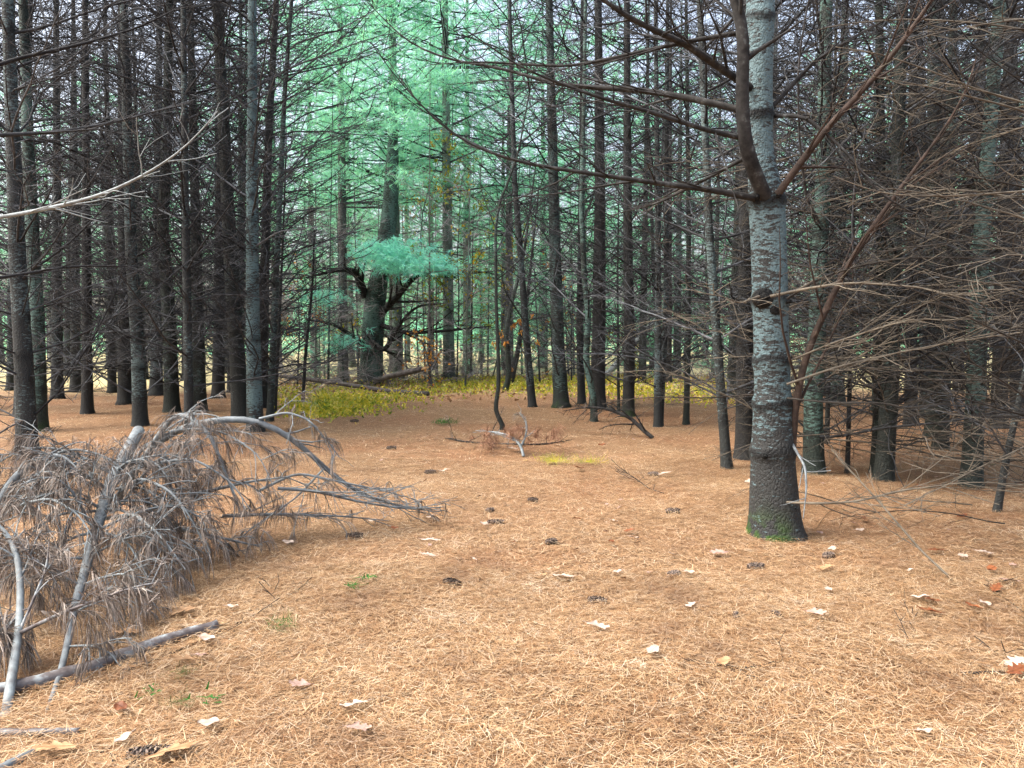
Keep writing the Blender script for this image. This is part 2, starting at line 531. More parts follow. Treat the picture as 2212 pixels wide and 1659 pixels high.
def trunk_mesh(pts, rad, band=None, moss=None, k=14, mat=None, rough=0.0, seed=0, step=.1, footh=.45, bmin=.15, bulge=.06):
    """a tapered stem through pts (z from the ground up) with rings at the whorls"""
    pts, rad = np.asarray(pts, float), np.asarray(rad, float)
    s = np.concatenate([[0], np.cumsum(np.linalg.norm(np.diff(pts, axis=0), axis=1))])
    n = max(8, int(s[-1] / step))
    t = np.linspace(0, s[-1], n)
    # smooth curve through the points
    P3 = np.stack([np.interp(t, s, pts[:, i]) for i in range(3)], -1)
    ker = max(3, int(.35 / step) | 1)
    pad = np.pad(P3, ((ker // 2, ker // 2), (0, 0)), 'edge')
    off = np.stack([np.convolve(pad[:, i], np.ones(ker) / ker, 'valid') for i in range(3)], -1)
    w = np.clip(np.minimum(t, s[-1] - t) / .3, 0, 1)[:, None]
    P3 = P3 * (1 - w) + off * w
    rr = np.interp(t, s, rad)
    z = P3[:, 2]
    if band is not None:
        for zb in band:
            g = np.exp(-((z - zb) / .05) ** 2)
            rr = rr * (1 + bulge * g)
    zz = z - z[0]
    rr = rr * (1 + .62 * np.exp(-zz / .09) + .2 * np.exp(-zz / .4))
    foot = 1 / (1 + np.exp(np.clip((zz - footh) / .10, -50, 50)))
    mb = MB()
    mb.tube(P3, rr, k, True)
    v = mb.v[0]
    r = np.random.default_rng(seed)
    ph = r.uniform(0, 6.28, 9)
    vv = v[:n * k].reshape(n, k, 3)
    a = np.arange(k) * 2 * math.pi / k
    lump = (np.sin(a[None] * 2 + ph[0] + 2 * z[:, None]) * .5 + np.sin(a[None] * 3 + ph[1] - 3.1 * z[:, None]) * .35
            + np.sin(a[None] * 5 + ph[2] + 1.7 * z[:, None]) * np.exp(-zz / .25)[:, None] * 1.6)
    c = P3[:, None]
    vv[:] = c + (vv - c) * (1 + (.035 + rough) * lump)[..., None]
    if rough:
        vv[:] = c + (vv - c) * (1 + r.normal(0, rough * .6, (n, k)))[..., None]
    bv = np.zeros((n, k))
    if band is not None:
        for zb in band:
            st, wd_ = r.uniform(bmin, 1) ** .7, r.uniform(.02, .08) * (1.5 if bmin > .5 else 1)
            edge = zb + .02 + .018 * np.sin(a + r.uniform(0, 6.28)) + .012 * np.sin(3 * a + r.uniform(0, 6.28)) + r.normal(0, .006, k)
            dz = edge[None] - z[:, None]
            bv = np.maximum(bv, st * np.where(dz > 0, np.exp(-(dz / wd_) ** 4), np.exp(-(dz / .012) ** 2)))
    mb.att['band'] = np.concatenate([bv.ravel(), [1, 1]])
    mb.att['foot'] = np.concatenate([np.repeat(foot, k), [1, 1]])
    mo = np.zeros(n) if moss is None else moss * np.exp(-(zz / .22) ** 2)
    mo = np.repeat(mo, k).reshape(n, k)
    if moss is not None and moss > 1:                      # moss sits on one side of the foot
        mo = np.clip(mo, 0, 1) * np.clip(.6 - nrm(vv - c)[..., 0] * 1.2 , 0, 1)
    mb.att['moss'] = np.concatenate([mo.ravel(), [0, 0]])
    return mb.mesh('trunk', mat or M['bark']), P3


def on_trunk(P3, z):
    i = int(np.clip(np.searchsorted(P3[:, 2], z), 1, len(P3) - 1))
    a, b_ = P3[i - 1], P3[i]
    f = (z - a[2]) / max(1e-6, b_[2] - a[2])
    return a + (b_ - a) * np.clip(f, 0, 1)


def project(p):
    d = np.asarray(p) - np.array([0, 0, CAMH])
    y = d[1] * cp - d[2] * sp_
    zz = d[1] * sp_ + d[2] * cp
    return CX + F * d[0] / max(y, .01), CY - F * zz / max(y, .01), y


N_BR = [0]


def put_branches(root, base, P3, lib, whorls, per, scale, elev, r, az=None, spread=math.pi, keep=None, name='branch'):
    L = LIB[lib]
    for zb in whorls:
        m_ = max(1, int(per + r.normal(0, .8)))
        a0 = r.uniform(0, 6.28)
        for j in range(m_):
            a = (a0 + j * 2 * math.pi / m_ + r.normal(0, .35)) if az is None else az + r.uniform(-spread, spread)
            p = on_trunk(P3, zb + r.normal(0, .03))
            e = R(r.uniform(*elev))
            s = scale * r.uniform(.65, 1.2)
            tipd = np.array([math.cos(a) * math.cos(e), math.sin(a) * math.cos(e), math.sin(e)])
            bad = False
            for f in (1.0, 1.9, 2.6):
                w = base + p + tipd * s * f
                if w[2] < .06:
                    bad = True
                u, v, y = project(w)
                if y < 3.2 or (keep is not None and not keep(u, v, y)):
                    bad = True
            if bad:
                continue
            me = L[int(r.integers(len(L)))]
            link(name, me, root, p, Euler((r.uniform(-.5, .5), -e, a)), (s, s * r.choice([-1, 1]), s))
            N_BR[0] += 1


def corridor(u, v, y):
    """the open ride between the two stands stays clear of side branches"""
    if y < 9:
        return not (600 < u < 1480)
    return not (840 < u < 1020 and v > 380) if y < 20 else True


def pine(label, px, w, whorl=.45, per=3.8, scale=1.0, elev=(5, 38), zlow=.5, mat='bark', lib='dead', seed=0, name='pine_tree', group=None,
         moss=None, H=None, depth=None, dead=True, cat='tree', keep=corridor, gap=None):
    """px: pixels up the stem, the first on the ground; w: width of the stem in pixels at chest height"""
    r = np.random.default_rng(seed + 1000)
    base = G(*px[0])
    if depth:
        base = W(px[0][0], HOR + CAMH * F / depth, depth)
        base[2] = gz(base[0], base[1])
    d = base[1]
    vt = CAMH + .44 * d + 1.2
    H = H or min(13.5, vt + 3)
    rad0 = w * d / F / 2
    pts = [np.zeros(3)]
    for (u, v) in px[1:]:
        pts.append(W(u, v, d) - base)
    last, prev = pts[-1], pts[-2]
    dirn = (last - prev) / max(.1, last[2] - prev[2])
    dirn = np.array([dirn[0] * .5, r.normal(0, .01), 1])
    z = last[2]
    pts.append(last + dirn * max(.5, H - z))
    pts[0] = pts[0] - UP * .12
    pts = np.array(pts)
    zz = pts[:, 2]
    rad = rad0 * np.clip(1.12 - .09 * zz * (10 / max(H, 6)), .12, 2)
    zs = np.arange(zlow + r.uniform(0, .3), min(vt, H - .5), whorl)
    zs = zs + r.normal(0, .06, len(zs))
    root = link(name, None, None, base)
    tag(root, label, cat, group)
    me, P3 = trunk_mesh(pts, rad, zs, moss, 12 if d > 9 else 16, M[mat], 0, seed, .1 if d < 16 else .2)
    link('trunk', me, root)
    if per:
        put_branches(root, base, P3, lib, zs, per, scale, elev, r, keep=keep)
    return root, base, P3
# ------------------------------------------------------------------ the big pine by the path
def seg(px, rads, n=26, base=None):
    """a smooth limb line through (u, v, depth) spots"""
    p = np.array([W(*a) for a in px])
    if base is not None:
        p = p - base
    s = np.concatenate([[0], np.cumsum(np.linalg.norm(np.diff(p, axis=0), axis=1))])
    t = np.linspace(0, s[-1], n)
    out = np.stack([np.interp(t, s, p[:, i]) for i in range(3)], -1)
    for _ in range(3):
        out[1:-1] = (out[:-2] + 2 * out[1:-1] + out[2:]) / 4
    return out, np.interp(t / s[-1], np.linspace(0, 1, len(rads)), rads)


def limb(root, base, px, rads, mat, seed, name='limb', label=None, **kw):
    r = np.random.default_rng(seed)
    main, rad = seg(px, rads, 26, base)
    mb = MB()
    ends = grow(mb, main, rad, r, **kw)
    o = link(name, mb.mesh(name, M[mat]), root)
    if label:
        o['label'] = label
    return o, main


BB = G(1680, 1150)
D0 = BB[1]
root = link('pine_tree', None, None, BB)
tag(root, 'thick lichen spotted pine with mossy foot right beside the path', 'tree')
px = [(1678, 1150), (1672, 1060), (1668, 960), (1668, 840), (1665, 700), (1663, 600), (1660, 500), (1656, 440), (1642, 330), (1640, 200), (1643, 0)]
wd = [100, 97, 88, 76, 72, 73, 72, 74, 52, 54, 58]
pts = [W(u, v, D0) - BB for u, v in px]
pts[0] = np.array([0, 0, -.12])
rads = [w * D0 / F / 2 for w in wd]
pts.append(pts[-1] + np.array([.05, 0, 6]))
rads.append(.05)
wz = [float((W(0, v, D0) - BB)[2]) for v in (975, 870, 780, 650, 435, 250, 40, -120)]
# finely ringed stem with swollen knots at its whorls
P0, r0 = np.array(pts), np.array(rads)
me, P3 = trunk_mesh(P0, r0, wz, 2.0, 48, M['bark_big'], .004, 3, .022, .76, .88, .12)
link('trunk', me, root)
# branch knots: collars with a dark socket and a stub
def knot(u, v, rr, d, ang, stub=.05):
    mb = MB()
    p = W(u, v, d) - BB
    out = nrm(np.array([math.sin(ang), -math.cos(ang), .15]))
    ts = np.array([-.05, .0, .018, .026, .022, .03, .03 + stub])
    rs = np.array([1.35, 1.2, 1.0, .8, .55, .36, .25]) * rr
    mb.tube(p[None] + ts[:, None] * out[None], rs, 16, True)
    v_ = mb.v[0]
    v_ += np.random.default_rng(int(u)).normal(0, .0022, v_.shape)
    n = len(v_)
    mb.att['band'] = np.full(n, 1.0)
    link('knot', mb.mesh('knot', M['bark_dark']), root)


knot(1652, 642, .066, D0 - .12, -.1, .008)
knot(1676, 668, .045, D0 - .115, .35, .0)
knot(1688, 655, .035, D0 - .09, .9)
knot(1690, 775, .025, D0 - .09, .8)
knot(1652, 985, .022, D0 - .14, -.2, .06)
knot(1640, 430, .045, D0 - .09, -.5)
knot(1672, 428, .05, D0 - .10, .3)
knot(1700, 1098, .02, D0 - .12, .7, .05)
LK = dict(nsec=15, seclen=.36, ang=38, ntw=5, twl=.34, rt=.0032, t0=.12, flat=.5)
limb(root, BB, [(1652, 425, 6.1), (1628, 370, 5.98), (1608, 310, 5.9), (1602, 200, 5.85), (1608, 90, 5.8), (1596, 20, 5.8), (1570, -60, 5.75), (1540, -260, 5.7)],
     [.06, .055, .05, .046, .043, .036, .03, .015], 'limb', 1, label='thick dark limb curving steeply up from the whorl', nsec=8, seclen=.3, ang=50, ntw=6, twl=.3, t0=.45, k=14)
limb(root, BB, [(1630, 428, 6.1), (1540, 410, 6.0), (1420, 396, 5.95), (1300, 378, 5.9), (1180, 362, 5.9), (1080, 340, 5.9), (985, 300, 5.9), (920, 240, 5.9), (840, 150, 5.9), (800, 90, 5.9)],
     [.028, .024, .021, .018, .015, .013, .010, .007, .005, .003], 'limb', 2, **LK)
limb(root, BB, [(1625, 245, 6.2), (1540, 222, 6.3), (1400, 195, 6.5), (1200, 185, 6.8), (1085, 145, 7), (985, 135, 7.1), (880, 95, 7.2), (790, 0, 7.3)],
     [.03, .027, .023, .018, .014, .011, .008, .004], 'limb', 3, **LK)
limb(root, BB, [(1622, 190, 6.15), (1560, 150, 6.0), (1490, 100, 5.8), (1360, 40, 5.6), (1290, -10, 5.5), (1200, -80, 5.4)], [.032, .028, .024, .02, .014, .006], 'limb', 4, **LK)
limb(root, BB, [(1600, 70, 5.85), (1480, 90, 5.9), (1340, 122, 6.0), (1230, 145, 6.1), (1030, 132, 6.3), (930, 140, 6.4)], [.018, .016, .013, .010, .006, .003], 'limb', 5, **LK)
limb(root, BB, [(1610, 300, 5.95), (1520, 280, 5.8), (1400, 240, 5.7), (1290, 210, 5.6), (1130, 150, 5.5), (1000, 60, 5.5)], [.02, .017, .014, .011, .007, .003], 'limb', 6, **LK)
limb(root, BB, [(1612, 340, 6.0), (1500, 400, 6.3), (1420, 440, 6.6), (1300, 470, 7.0)], [.016, .012, .008, .003], 'limb', 7, **LK)
limb(root, BB, [(1712, 965, 6.15), (1716, 880, 6.1), (1738, 770, 6.05), (1790, 655, 6.0), (1845, 545, 5.95), (1950, 400, 5.9), (2040, 280, 5.85), (2090, 200, 5.8), (2110, 120, 5.8)],
     [.03, .029, .027, .024, .02, .016, .012, .008, .004], 'red_limb', 8, label='reddish steep limb rising to the right', nsec=14, seclen=.4, ang=45, ntw=6, twl=.36, k=10, t0=.1)
limb(root, BB, [(1680, 420, 6.05), (1730, 350, 5.95), (1800, 260, 5.85), (1870, 190, 5.8), (1950, 90, 5.7), (2020, -10, 5.6), (2080, -90, 5.6)],
     [.03, .026, .022, .02, .017, .013, .006], 'red_limb', 9, nsec=14, seclen=.4, ang=45, ntw=4, twl=.4, rt=.0032, t0=.1, k=10)
limb(root, BB, [(1665, 640, 6.0), (1760, 620, 5.75), (1840, 610, 5.6), (1990, 620, 5.4), (2140, 660, 5.3)], [0.0130, 0.0108, 0.0086, 0.0058, 0.0025], 'straw_twig', 11, nsec=14, seclen=.3, ang=44, ntw=3.2, twl=.42, rt=.0027)
limb(root, BB, [(1700, 645, 6.05), (1770, 600, 5.9), (1850, 575, 5.8), (1960, 555, 5.7), (2200, 560, 5.6)], [0.0101, 0.0086, 0.0072, 0.0050, 0.0025], 'straw_twig', 12, nsec=13, seclen=.3, ang=44, ntw=3.2, twl=.42, rt=.0027)
limb(root, BB, [(1700, 830, 6.05), (1800, 795, 5.85), (1900, 770, 5.7), (2050, 740, 5.5), (2230, 700, 5.4)], [0.0115, 0.0094, 0.0072, 0.0050, 0.0025], 'straw_twig', 13, nsec=15, seclen=.3, ang=44, ntw=3.2, twl=.42, rt=.0027)
limb(root, BB, [(1712, 960, 6.1), (1740, 1010, 5.8), (1742, 1060, 5.7), (1735, 1120, 5.65)], [.013, .010, .008, .003], 'blue_limb', 14, nsec=4, seclen=.3, ntw=2, twl=.2)
limb(root, BB, [(1700, 1085, 6.0), (1770, 1088, 5.75), (1850, 1085, 5.6), (1940, 1060, 5.5), (2100, 1040, 5.4), (2250, 1050, 5.3)], [0.0115, 0.0101, 0.0086, 0.0065, 0.0043, 0.0025], 'straw_twig', 15, nsec=16, seclen=.42, ang=35, ntw=3.2, twl=.42, rt=.0027)
limb(root, BB, [(1640, 640, 6.05), (1600, 655, 5.9), (1560, 640, 5.75), (1500, 630, 5.7)], [0.0094, 0.0072, 0.0043, 0.0025], 'straw_twig', 16, nsec=8, seclen=.5, ang=45, ntw=5, twl=.25)
limb(root, BB, [(1705, 780, 6.05), (1800, 740, 5.8), (1960, 690, 5.5), (2100, 690, 5.4)], [0.0086, 0.0072, 0.0050, 0.0025], 'straw_twig', 17, nsec=13, seclen=.3, ang=44, ntw=3.2, twl=.42, rt=.0027)
limb(root, BB, [(1700, 860, 6.05), (1790, 870, 5.8), (1930, 870, 5.6), (2050, 930, 5.5), (2230, 980, 5.4)], [0.0086, 0.0072, 0.0058, 0.0043, 0.0025], 'straw_twig', 18, nsec=13, seclen=.3, ang=44, ntw=3.2, twl=.42, rt=.0027)
limb(root, BB, [(1660, 240, 6.2), (1760, 130, 6.3), (1880, 60, 6.4), (2030, -20, 6.5)], [.02, .016, .011, .004], 'limb', 19, nsec=14, seclen=.4, ang=42, ntw=4, twl=.4, rt=.0027)
limb(root, BB, [(1660, 250, 6.2), (1740, 250, 6.0), (1830, 330, 5.8), (1900, 420, 5.7), (2010, 480, 5.6)], [.018, .015, .012, .008, .003], 'limb', 20, nsec=14, seclen=.4, ang=42, ntw=3.4, twl=.4, rt=.0027)

# ------------------------------------------------------------------ the trees one can tell apart
WP = []
SIDE = lambda u, v, y: not (600 < u < 1500 and y < 9)
# left stand
pine('grey spotted pine with a black knot ring, leftmost trunk in view', [(60, 988), (52, 800), (38, 560), (16, 0)], 36, seed=1, elev=(0, 35))
pine('pale edged pine close behind the leftmost spotted trunk', [(84, 933), (80, 700), (60, 300), (50, 0)], 30, seed=2, moss=.8)
pine('smooth olive green pine trunk with pale lichen dots', [(303, 925), (299, 760), (284, 553), (276, 300), (267, 0)], 27, seed=3, mat='bark', elev=(15, 50))
pine('dark pine with a bulging knot between the olive trunk and a slim green stem', [(372, 895), (366, 700), (352, 500), (360, 300), (366, 0)], 28, mat='bark_dark', seed=4)
pine('slim straight greenish pine stem streaked with white resin', [(409, 945), (405, 700), (400, 400), (396, 0)], 18, seed=5)
pine('dark rough pine directly behind the slim streaked stem', [(432, 893), (427, 650), (418, 300), (410, 0)], 24, mat='bark_dark', seed=6)
pine('broad dark brown pine touching the pale blue trunk on its left', [(522, 915), (508, 700), (495, 500), (480, 200), (468, 0)], 33, mat='bark_dark', seed=7, elev=(15, 45))
pine('pale bluish pine with white resin runs at the edge of the ride', [(552, 935), (546, 700), (545, 400), (545, 0)], 30, mat='bark_big', seed=8, elev=(10, 42), scale=1.1)
pine('dark scaly pine half hidden behind the pale bluish trunk', [(566, 880), (570, 650), (580, 300), (597, 0)], 22, mat='bark_dark', seed=9, scale=1.15, elev=(10, 40))
pine('slender green young pine leaning right at the edge of the ride', [(582, 915), (592, 700), (604, 440), (615, 200), (630, 0)], 14, seed=10, per=2, name='young_pine_tree')
pine('thin dark sapling just behind the slender leaning green stem', [(592, 895), (603, 700), (612, 500), (618, 330)], 8, mat='bark_dark', seed=11, per=2, H=5.5, name='sapling')
pine('thin dark sapling alone beside the yellow green patch', [(653, 878), (660, 760), (670, 670), (676, 600)], 7, mat='bark_dark', seed=12, per=2, H=4, scale=.6, name='sapling')
# middle right
pine('slim pine leaning left beside the crooked sapling', [(1151, 876), (1138, 740), (1125, 560), (1112, 400), (1100, 0)], 15, seed=20, per=3, scale=.9, elev=(5, 45))
pine('stout straight dark pine, first thick trunk on the right of the ride', [(1213, 878), (1205, 740), (1198, 500), (1192, 250), (1186, 0)], 28, mat='bark', seed=21, moss=.7, per=3)
pine('straight pine with a narrow trunk between two stout dark ones', [(1257, 873), (1252, 700), (1256, 400), (1258, 0)], 15, seed=22, per=3)
pine('stout brown black pine behind a thin forked stem', [(1290, 880), (1294, 700), (1296, 400), (1292, 0)], 29, mat='bark_dark', seed=23, per=3)
pine('thin bent stem growing against the stout brown black pine', [(1284, 906), (1282, 860), (1266, 780), (1271, 680), (1262, 600), (1256, 450), (1262, 200)], 13, seed=24, per=2, name='young_pine_tree')
pine('dark pine with a mossy foot behind the arching fallen branch', [(1357, 896), (1360, 740), (1356, 500), (1354, 0)], 23, mat='bark_dark', seed=25, moss=.9, per=3)
t0, b0, _ = pine('twin stemmed pine forking low above the ground', [(1421, 915), (1421, 800), (1422, 640), (1420, 400), (1416, 0)], 15, mat='bark', seed=26, per=3)
t2, b2, _ = pine(None, [(1424, 913), (1432, 800), (1439, 640), (1439, 400), (1442, 0)], 13, mat='bark', seed=27, per=0)
for ch in list(t2.children):
    ch.parent = t0
    ch.location = [float(c) for c in (b2 - b0)]
    ch.name = 'second_trunk'
bpy.data.objects.remove(t2)
pine('thin straight sapling in front of the mossy footed pine', [(1337, 892), (1335, 760), (1334, 600), (1336, 450)], 6, mat='bark_dark', seed=28, per=2, H=5, scale=.7, name='sapling')
pine('slim dark pine alone between the twin stemmed pine and the leaning one', [(1482, 910), (1486, 760), (1488, 500), (1482, 0)], 12, mat='bark_dark', seed=29, per=3)
# right stand
pine('mottled pine leaning left with its foot out on the needles', [(1572, 1008), (1560, 880), (1546, 700), (1532, 500), (1511, 0)], 20, seed=30, keep=SIDE, per=3)
pine('thick pine directly left behind the big lichen spotted trunk', [(1610, 983), (1608, 800), (1611, 600), (1614, 0)], 36, mat='bark_dark', seed=31, keep=SIDE)
WP.append(pine('spotted pine just right of the big tree behind its red limb', [(1758, 1018), (1757, 860), (1768, 650), (1778, 350), (1785, 0)], 38, seed=32, keep=SIDE, lib='dead'))
WP.append(pine('dark pine with two close stems amid pale whips', [(1908, 1030), (1922, 850), (1930, 600), (1940, 300), (1950, 0)], 34, mat='bark_dark', seed=33, keep=SIDE))
pine('shorter dark trunk pressed against the left of the whip covered pine', [(1893, 1015), (1900, 850), (1905, 600), (1900, 0)], 22, mat='bark_dark', seed=34, keep=SIDE, per=3)
WP.append(pine('tall grey pine at the right edge with a straight foot', [(2098, 1040), (2108, 850), (2118, 553), (2140, 250), (2160, 0)], 37, seed=35, keep=SIDE))
pine('dark pine set back between the two right edge trunks', [(2032, 966), (2040, 800), (2048, 560), (2060, 0)], 26, mat='bark_dark', seed=36)
pine('pale leaning young tree at the far right edge', [(2150, 1105), (2172, 1000), (2205, 850), (2260, 600)], 13, mat='bark', seed=37, per=2, keep=SIDE, name='young_pine_tree', scale=.7, H=6)
pine('thin black sapling on the needles behind the reddish limb', [(1831, 1015), (1834, 880), (1840, 700), (1842, 560)], 9, mat='bark_dark', seed=38, per=2, keep=SIDE, H=4.5, scale=.7, name='sapling')
pine('brown slender stem beside the spotted pine right of the big tree', [(1786, 952), (1790, 800), (1794, 600), (1800, 300)], 9, mat='bark_dark', seed=39, per=2, keep=SIDE, name='young_pine_tree')
print('branches so far', N_BR[0])

# trees whose trunks stand just outside the frame and reach into it
t, bs, P3 = pine('pine off the left edge reaching a long pale branch across', [(-160, 1250), (-150, 700), (-140, 0)], 70, seed=50, per=0)
limb(t, bs, [(-150, 485, 5.07), (0, 470, 4.9), (107, 450, 4.8), (210, 425, 4.75), (286, 393, 4.7), (376, 340, 4.65), (440, 280, 4.6), (470, 240, 4.6)],
     [.017, .014, .013, .012, .010, .008, .005, .003], 'blue_limb', 60, 'branch', 'long pale grey branch', nsec=11, seclen=.3, ang=38, ntw=4, twl=.28, t0=.3)
limb(t, bs, [(-150, 300, 5.07), (0, 292, 5.2), (130, 285, 5.4), (260, 262, 5.6), (420, 215, 6)], [.018, .014, .011, .008, .003], 'twig', 61, 'branch', nsec=13, seclen=.35, ang=35, ntw=5, twl=.35, t0=.3)
limb(t, bs, [(-150, 620, 5.07), (0, 600, 5.2), (150, 575, 5.4), (300, 575, 5.8)], [.016, .012, .008, .003], 'twig', 62, 'branch', nsec=12, seclen=.4, ang=35, ntw=5, twl=.35, t0=.3)
limb(t, bs, [(-150, 200, 5.07), (20, 130, 5.3), (180, 95, 5.5), (300, 60, 5.7), (420, 0, 5.9)], [.018, .014, .011, .008, .003], 'twig', 63, 'branch', nsec=13, seclen=.35, ang=35, ntw=6, twl=.35, t0=.3)
t, bs, P3 = pine('pine off the right edge reaching pale crossing whips into view', [(2420, 1180), (2430, 700), (2440, 0)], 60, seed=51, per=0)
WP.append((t, bs, P3))
WK = dict(nsec=11, seclen=.3, ang=42, ntw=3.2, twl=.42, t0=.1, rt=.0027)
for i, pxs in enumerate([
    [(2425, 640, 5.85), (2300, 640, 5.6), (2212, 620, 5.5), (2060, 603, 5.4), (1960, 580, 5.4)],
    [(2425, 980, 5.85), (2290, 920, 5.6), (2180, 830, 5.4), (2090, 780, 5.3), (2030, 700, 5.3), (2010, 610, 5.3)],
    [(2425, 790, 5.85), (2250, 760, 5.5), (2100, 690, 5.3), (1990, 630, 5.2), (1860, 590, 5.1)],
    [(2425, 60, 5.85), (2212, 40, 5.5), (2060, 62, 5.3), (1960, 90, 5.2)],
    [(2425, 260, 5.85), (2300, 240, 5.6), (2212, 180, 5.5), (2100, 100, 5.4), (2030, 0, 5.3)],
    [(2425, 420, 5.85), (2250, 410, 5.5), (2050, 425, 5.4), (1900, 420, 5.3), (1800, 380, 5.3)],
    [(2425, 530, 5.85), (2240, 500, 5.5), (2080, 520, 5.3), (1900, 545, 5.2)],
    [(2425, 890, 5.85), (2240, 905, 5.5), (2080, 860, 5.3), (1930, 830, 5.2)],
    [(2425, 1000, 5.85), (2250, 1020, 5.5), (2100, 985, 5.3), (1960, 930, 5.2)],
    [(2425, 330, 5.85), (2200, 235, 5.6), (2000, 185, 5.4), (1850, 160, 5.4)],
]):
    limb(t, bs, pxs, [0.0115, 0.0094, 0.0072, 0.0043, 0.0025], 'straw_twig' if i not in (4,) else 'limb', 70 + i, 'branch', **WK)

# ------------------------------------------------------------------ the stands behind: trees too alike to name one by one
placed = []


def free(x, y, dmin):
    for (a, b_) in placed:
        if (a - x) ** 2 + (b_ - y) ** 2 < dmin ** 2:
            return False
    placed.append((x, y))
    return True


for o in list(col.objects):
    if o.type == 'EMPTY' and o.get('category'):
        placed.append((o.location.x, o.location.y))


def stand(n, u0, u1, d0, d1, label, group, seed, wpx=(.18, .30), dmin=1.4, per=3.2, lib='far', mat=('bark', 'bark_dark', 'bark_dark'), scale=1.15, elev=(-10, 45), whorl=.5, **kw):
    r = np.random.default_rng(seed)
    k = tries = 0
    while k < n and tries < 4000:
        tries += 1
        d = math.sqrt(r.uniform(d0 ** 2, d1 ** 2))
        u = r.uniform(u0, u1)
        x = (u - CX) / F * d
        if not free(x, d, dmin):
            continue
        lean = r.normal(0, 18)
        wid = r.uniform(*wpx) / d * F
        v = HOR + CAMH * F / d
        pine(label, [(u, v), (u + lean * .4, 500), (u + lean, 0)], wid, seed=seed * 100 + k, mat=mat[int(r.integers(len(mat)))], lib=lib, per=per, group=group,
             scale=scale, elev=elev, whorl=whorl, keep=None, **kw)
        k += 1
    return k


stand(14, -120, 540, 14, 23, 'dim pine trunk deep in the dense left stand with bare branches', 'bare pines deep in the left stand', 11)
stand(12, -200, 560, 24, 38, 'far narrow pine trunk at the back of the left stand', 'farthest pines of the left stand', 12)
stand(15, 1560, 2330, 11, 20, 'dim pine trunk deep in the tangled right stand with bare branches', 'bare pines deep in the right stand', 13)
stand(13, 1500, 2380, 21, 36, 'far narrow pine trunk at the back of the right stand', 'farthest pines of the right stand', 14)
stand(5, 1150, 1480, 24, 34, 'far pine trunk seen between the stout trunks right of the ride', 'pines beyond the middle trunks', 15, per=2)
# thin saplings and dead brush closing the clearing
stand(14, 620, 1060, 23, 30, 'thin grey bare sapling in the brushy back of the clearing', 'thin bare saplings behind the clearing', 16, wpx=(.05, .1), dmin=.5, per=2.6, whorl=.42, zlow=.2, scale=.75, elev=(-15, 45), H=6.5, name='sapling', lib='grey', mat=('bark_pale', 'bark_pale', 'bark'))
stand(7, 1060, 1480, 25, 33, 'thin bare sapling far beyond the middle trunks', 'thin bare saplings beyond the middle trunks', 17, wpx=(.05, .1), dmin=.5, per=3, whorl=.45, zlow=.2, scale=.75, elev=(-15, 45), H=5.5, name='sapling', lib='grey', mat=('bark_pale', 'bark_pale', 'bark'))
print('branches', N_BR[0])

# ------------------------------------------------------------------ green pines and autumn leaves behind
def tufts(pos, dirs, r, per=9, L=.16, w=.016, spread=.75, droop=.15):
    n = len(pos)
    p = np.repeat(pos, per, 0) + r.normal(0, .03, (n * per, 3))
    d = nrm(np.repeat(dirs, per, 0) + r.normal(0, spread, (n * per, 3)) - UP * droop)
    l = r.uniform(.6, 1.2, n * per)[:, None] * L
    s = nrm(np.cross(d, r.normal(0, 1, (n * per, 3)))) * w / 2
    v = np.stack([p - s, p + s, p + d * l + s * .3, p + d * l - s * .3], 1).reshape(-1, 3)
    q = (np.arange(n * per) * 4)[:, None] + np.arange(4)
    return v, q


def crown(seed, H, z0, Rm, nt=26, per=9, L=.21, w=.018):
    r = np.random.default_rng(seed)
    lm = MB()
    P, D = [], []
    z = z0
    while z < H - .4:
        f = (z - z0) / (H - z0)
        for j in range(int(r.integers(4, 7))):
            a = r.uniform(0, 6.28)
            l = (Rm * (1 - f ** 1.5) * r.uniform(.55, 1.15) + .5)
            d0 = np.array([math.cos(a), math.sin(a), r.uniform(-.1, .35)])
            pts = curve_dirs((0, 0, z + r.normal(0, .15)), d0, l, 6, r, .06, .03, .03)
            lm.tube(pts, np.linspace(.03, .008, 6), 4)
            m_ = int(nt * l / Rm) + 5
            for k in range(m_):
                t = 1 - (1 - .22) * r.random() ** 1.3
                p, d = along(pts, t)
                lat = nrm(np.cross(d, UP))
                off = lat * r.normal(0, .22 * l * (1.15 - t) + .10) + UP * r.normal(0, .07) + d * r.uniform(0, .2)
                P.append(p + off)
                D.append(nrm(d + lat * np.sign(np.dot(off, lat)) * .6 + UP * .25))
        z += r.uniform(.45, .8)
    nm = MB()
    nm.add(*tufts(np.array(P), np.array(D), r, per, L, w))
    return lm, nm


CR = []
for i, (H, z0, Rm) in enumerate([(17, 2.5, 4.0), (15, 1.2, 3.6), (18, 4.2, 4.4), (13, .9, 3.2), (19, 6.2, 4.6)]):
    lm, nm = crown(500 + i, H, z0, Rm)
    tm, _ = trunk_mesh([(0, 0, -.2), (.05, .05, H * .4), (0, .1, H)], [.2, .14, .02], None, None, 8, M['bark_pale'], 0, i, .5)
    CR.append((tm, lm.mesh('limbs', M['twig']), nm.mesh('crown', M['green_needle'], False)))


def green_pine(x, y, s, var, rz, label, group):
    t = link('green_pine_tree', None, None, (x, y, gz(x, y)), (0, 0, rz), s)
    tag(t, label, 'tree', group)
    tm, lm, nm = CR[var]
    link('trunk', tm, t)
    link('limbs', lm, t)
    link('crown', nm, t)
    return t


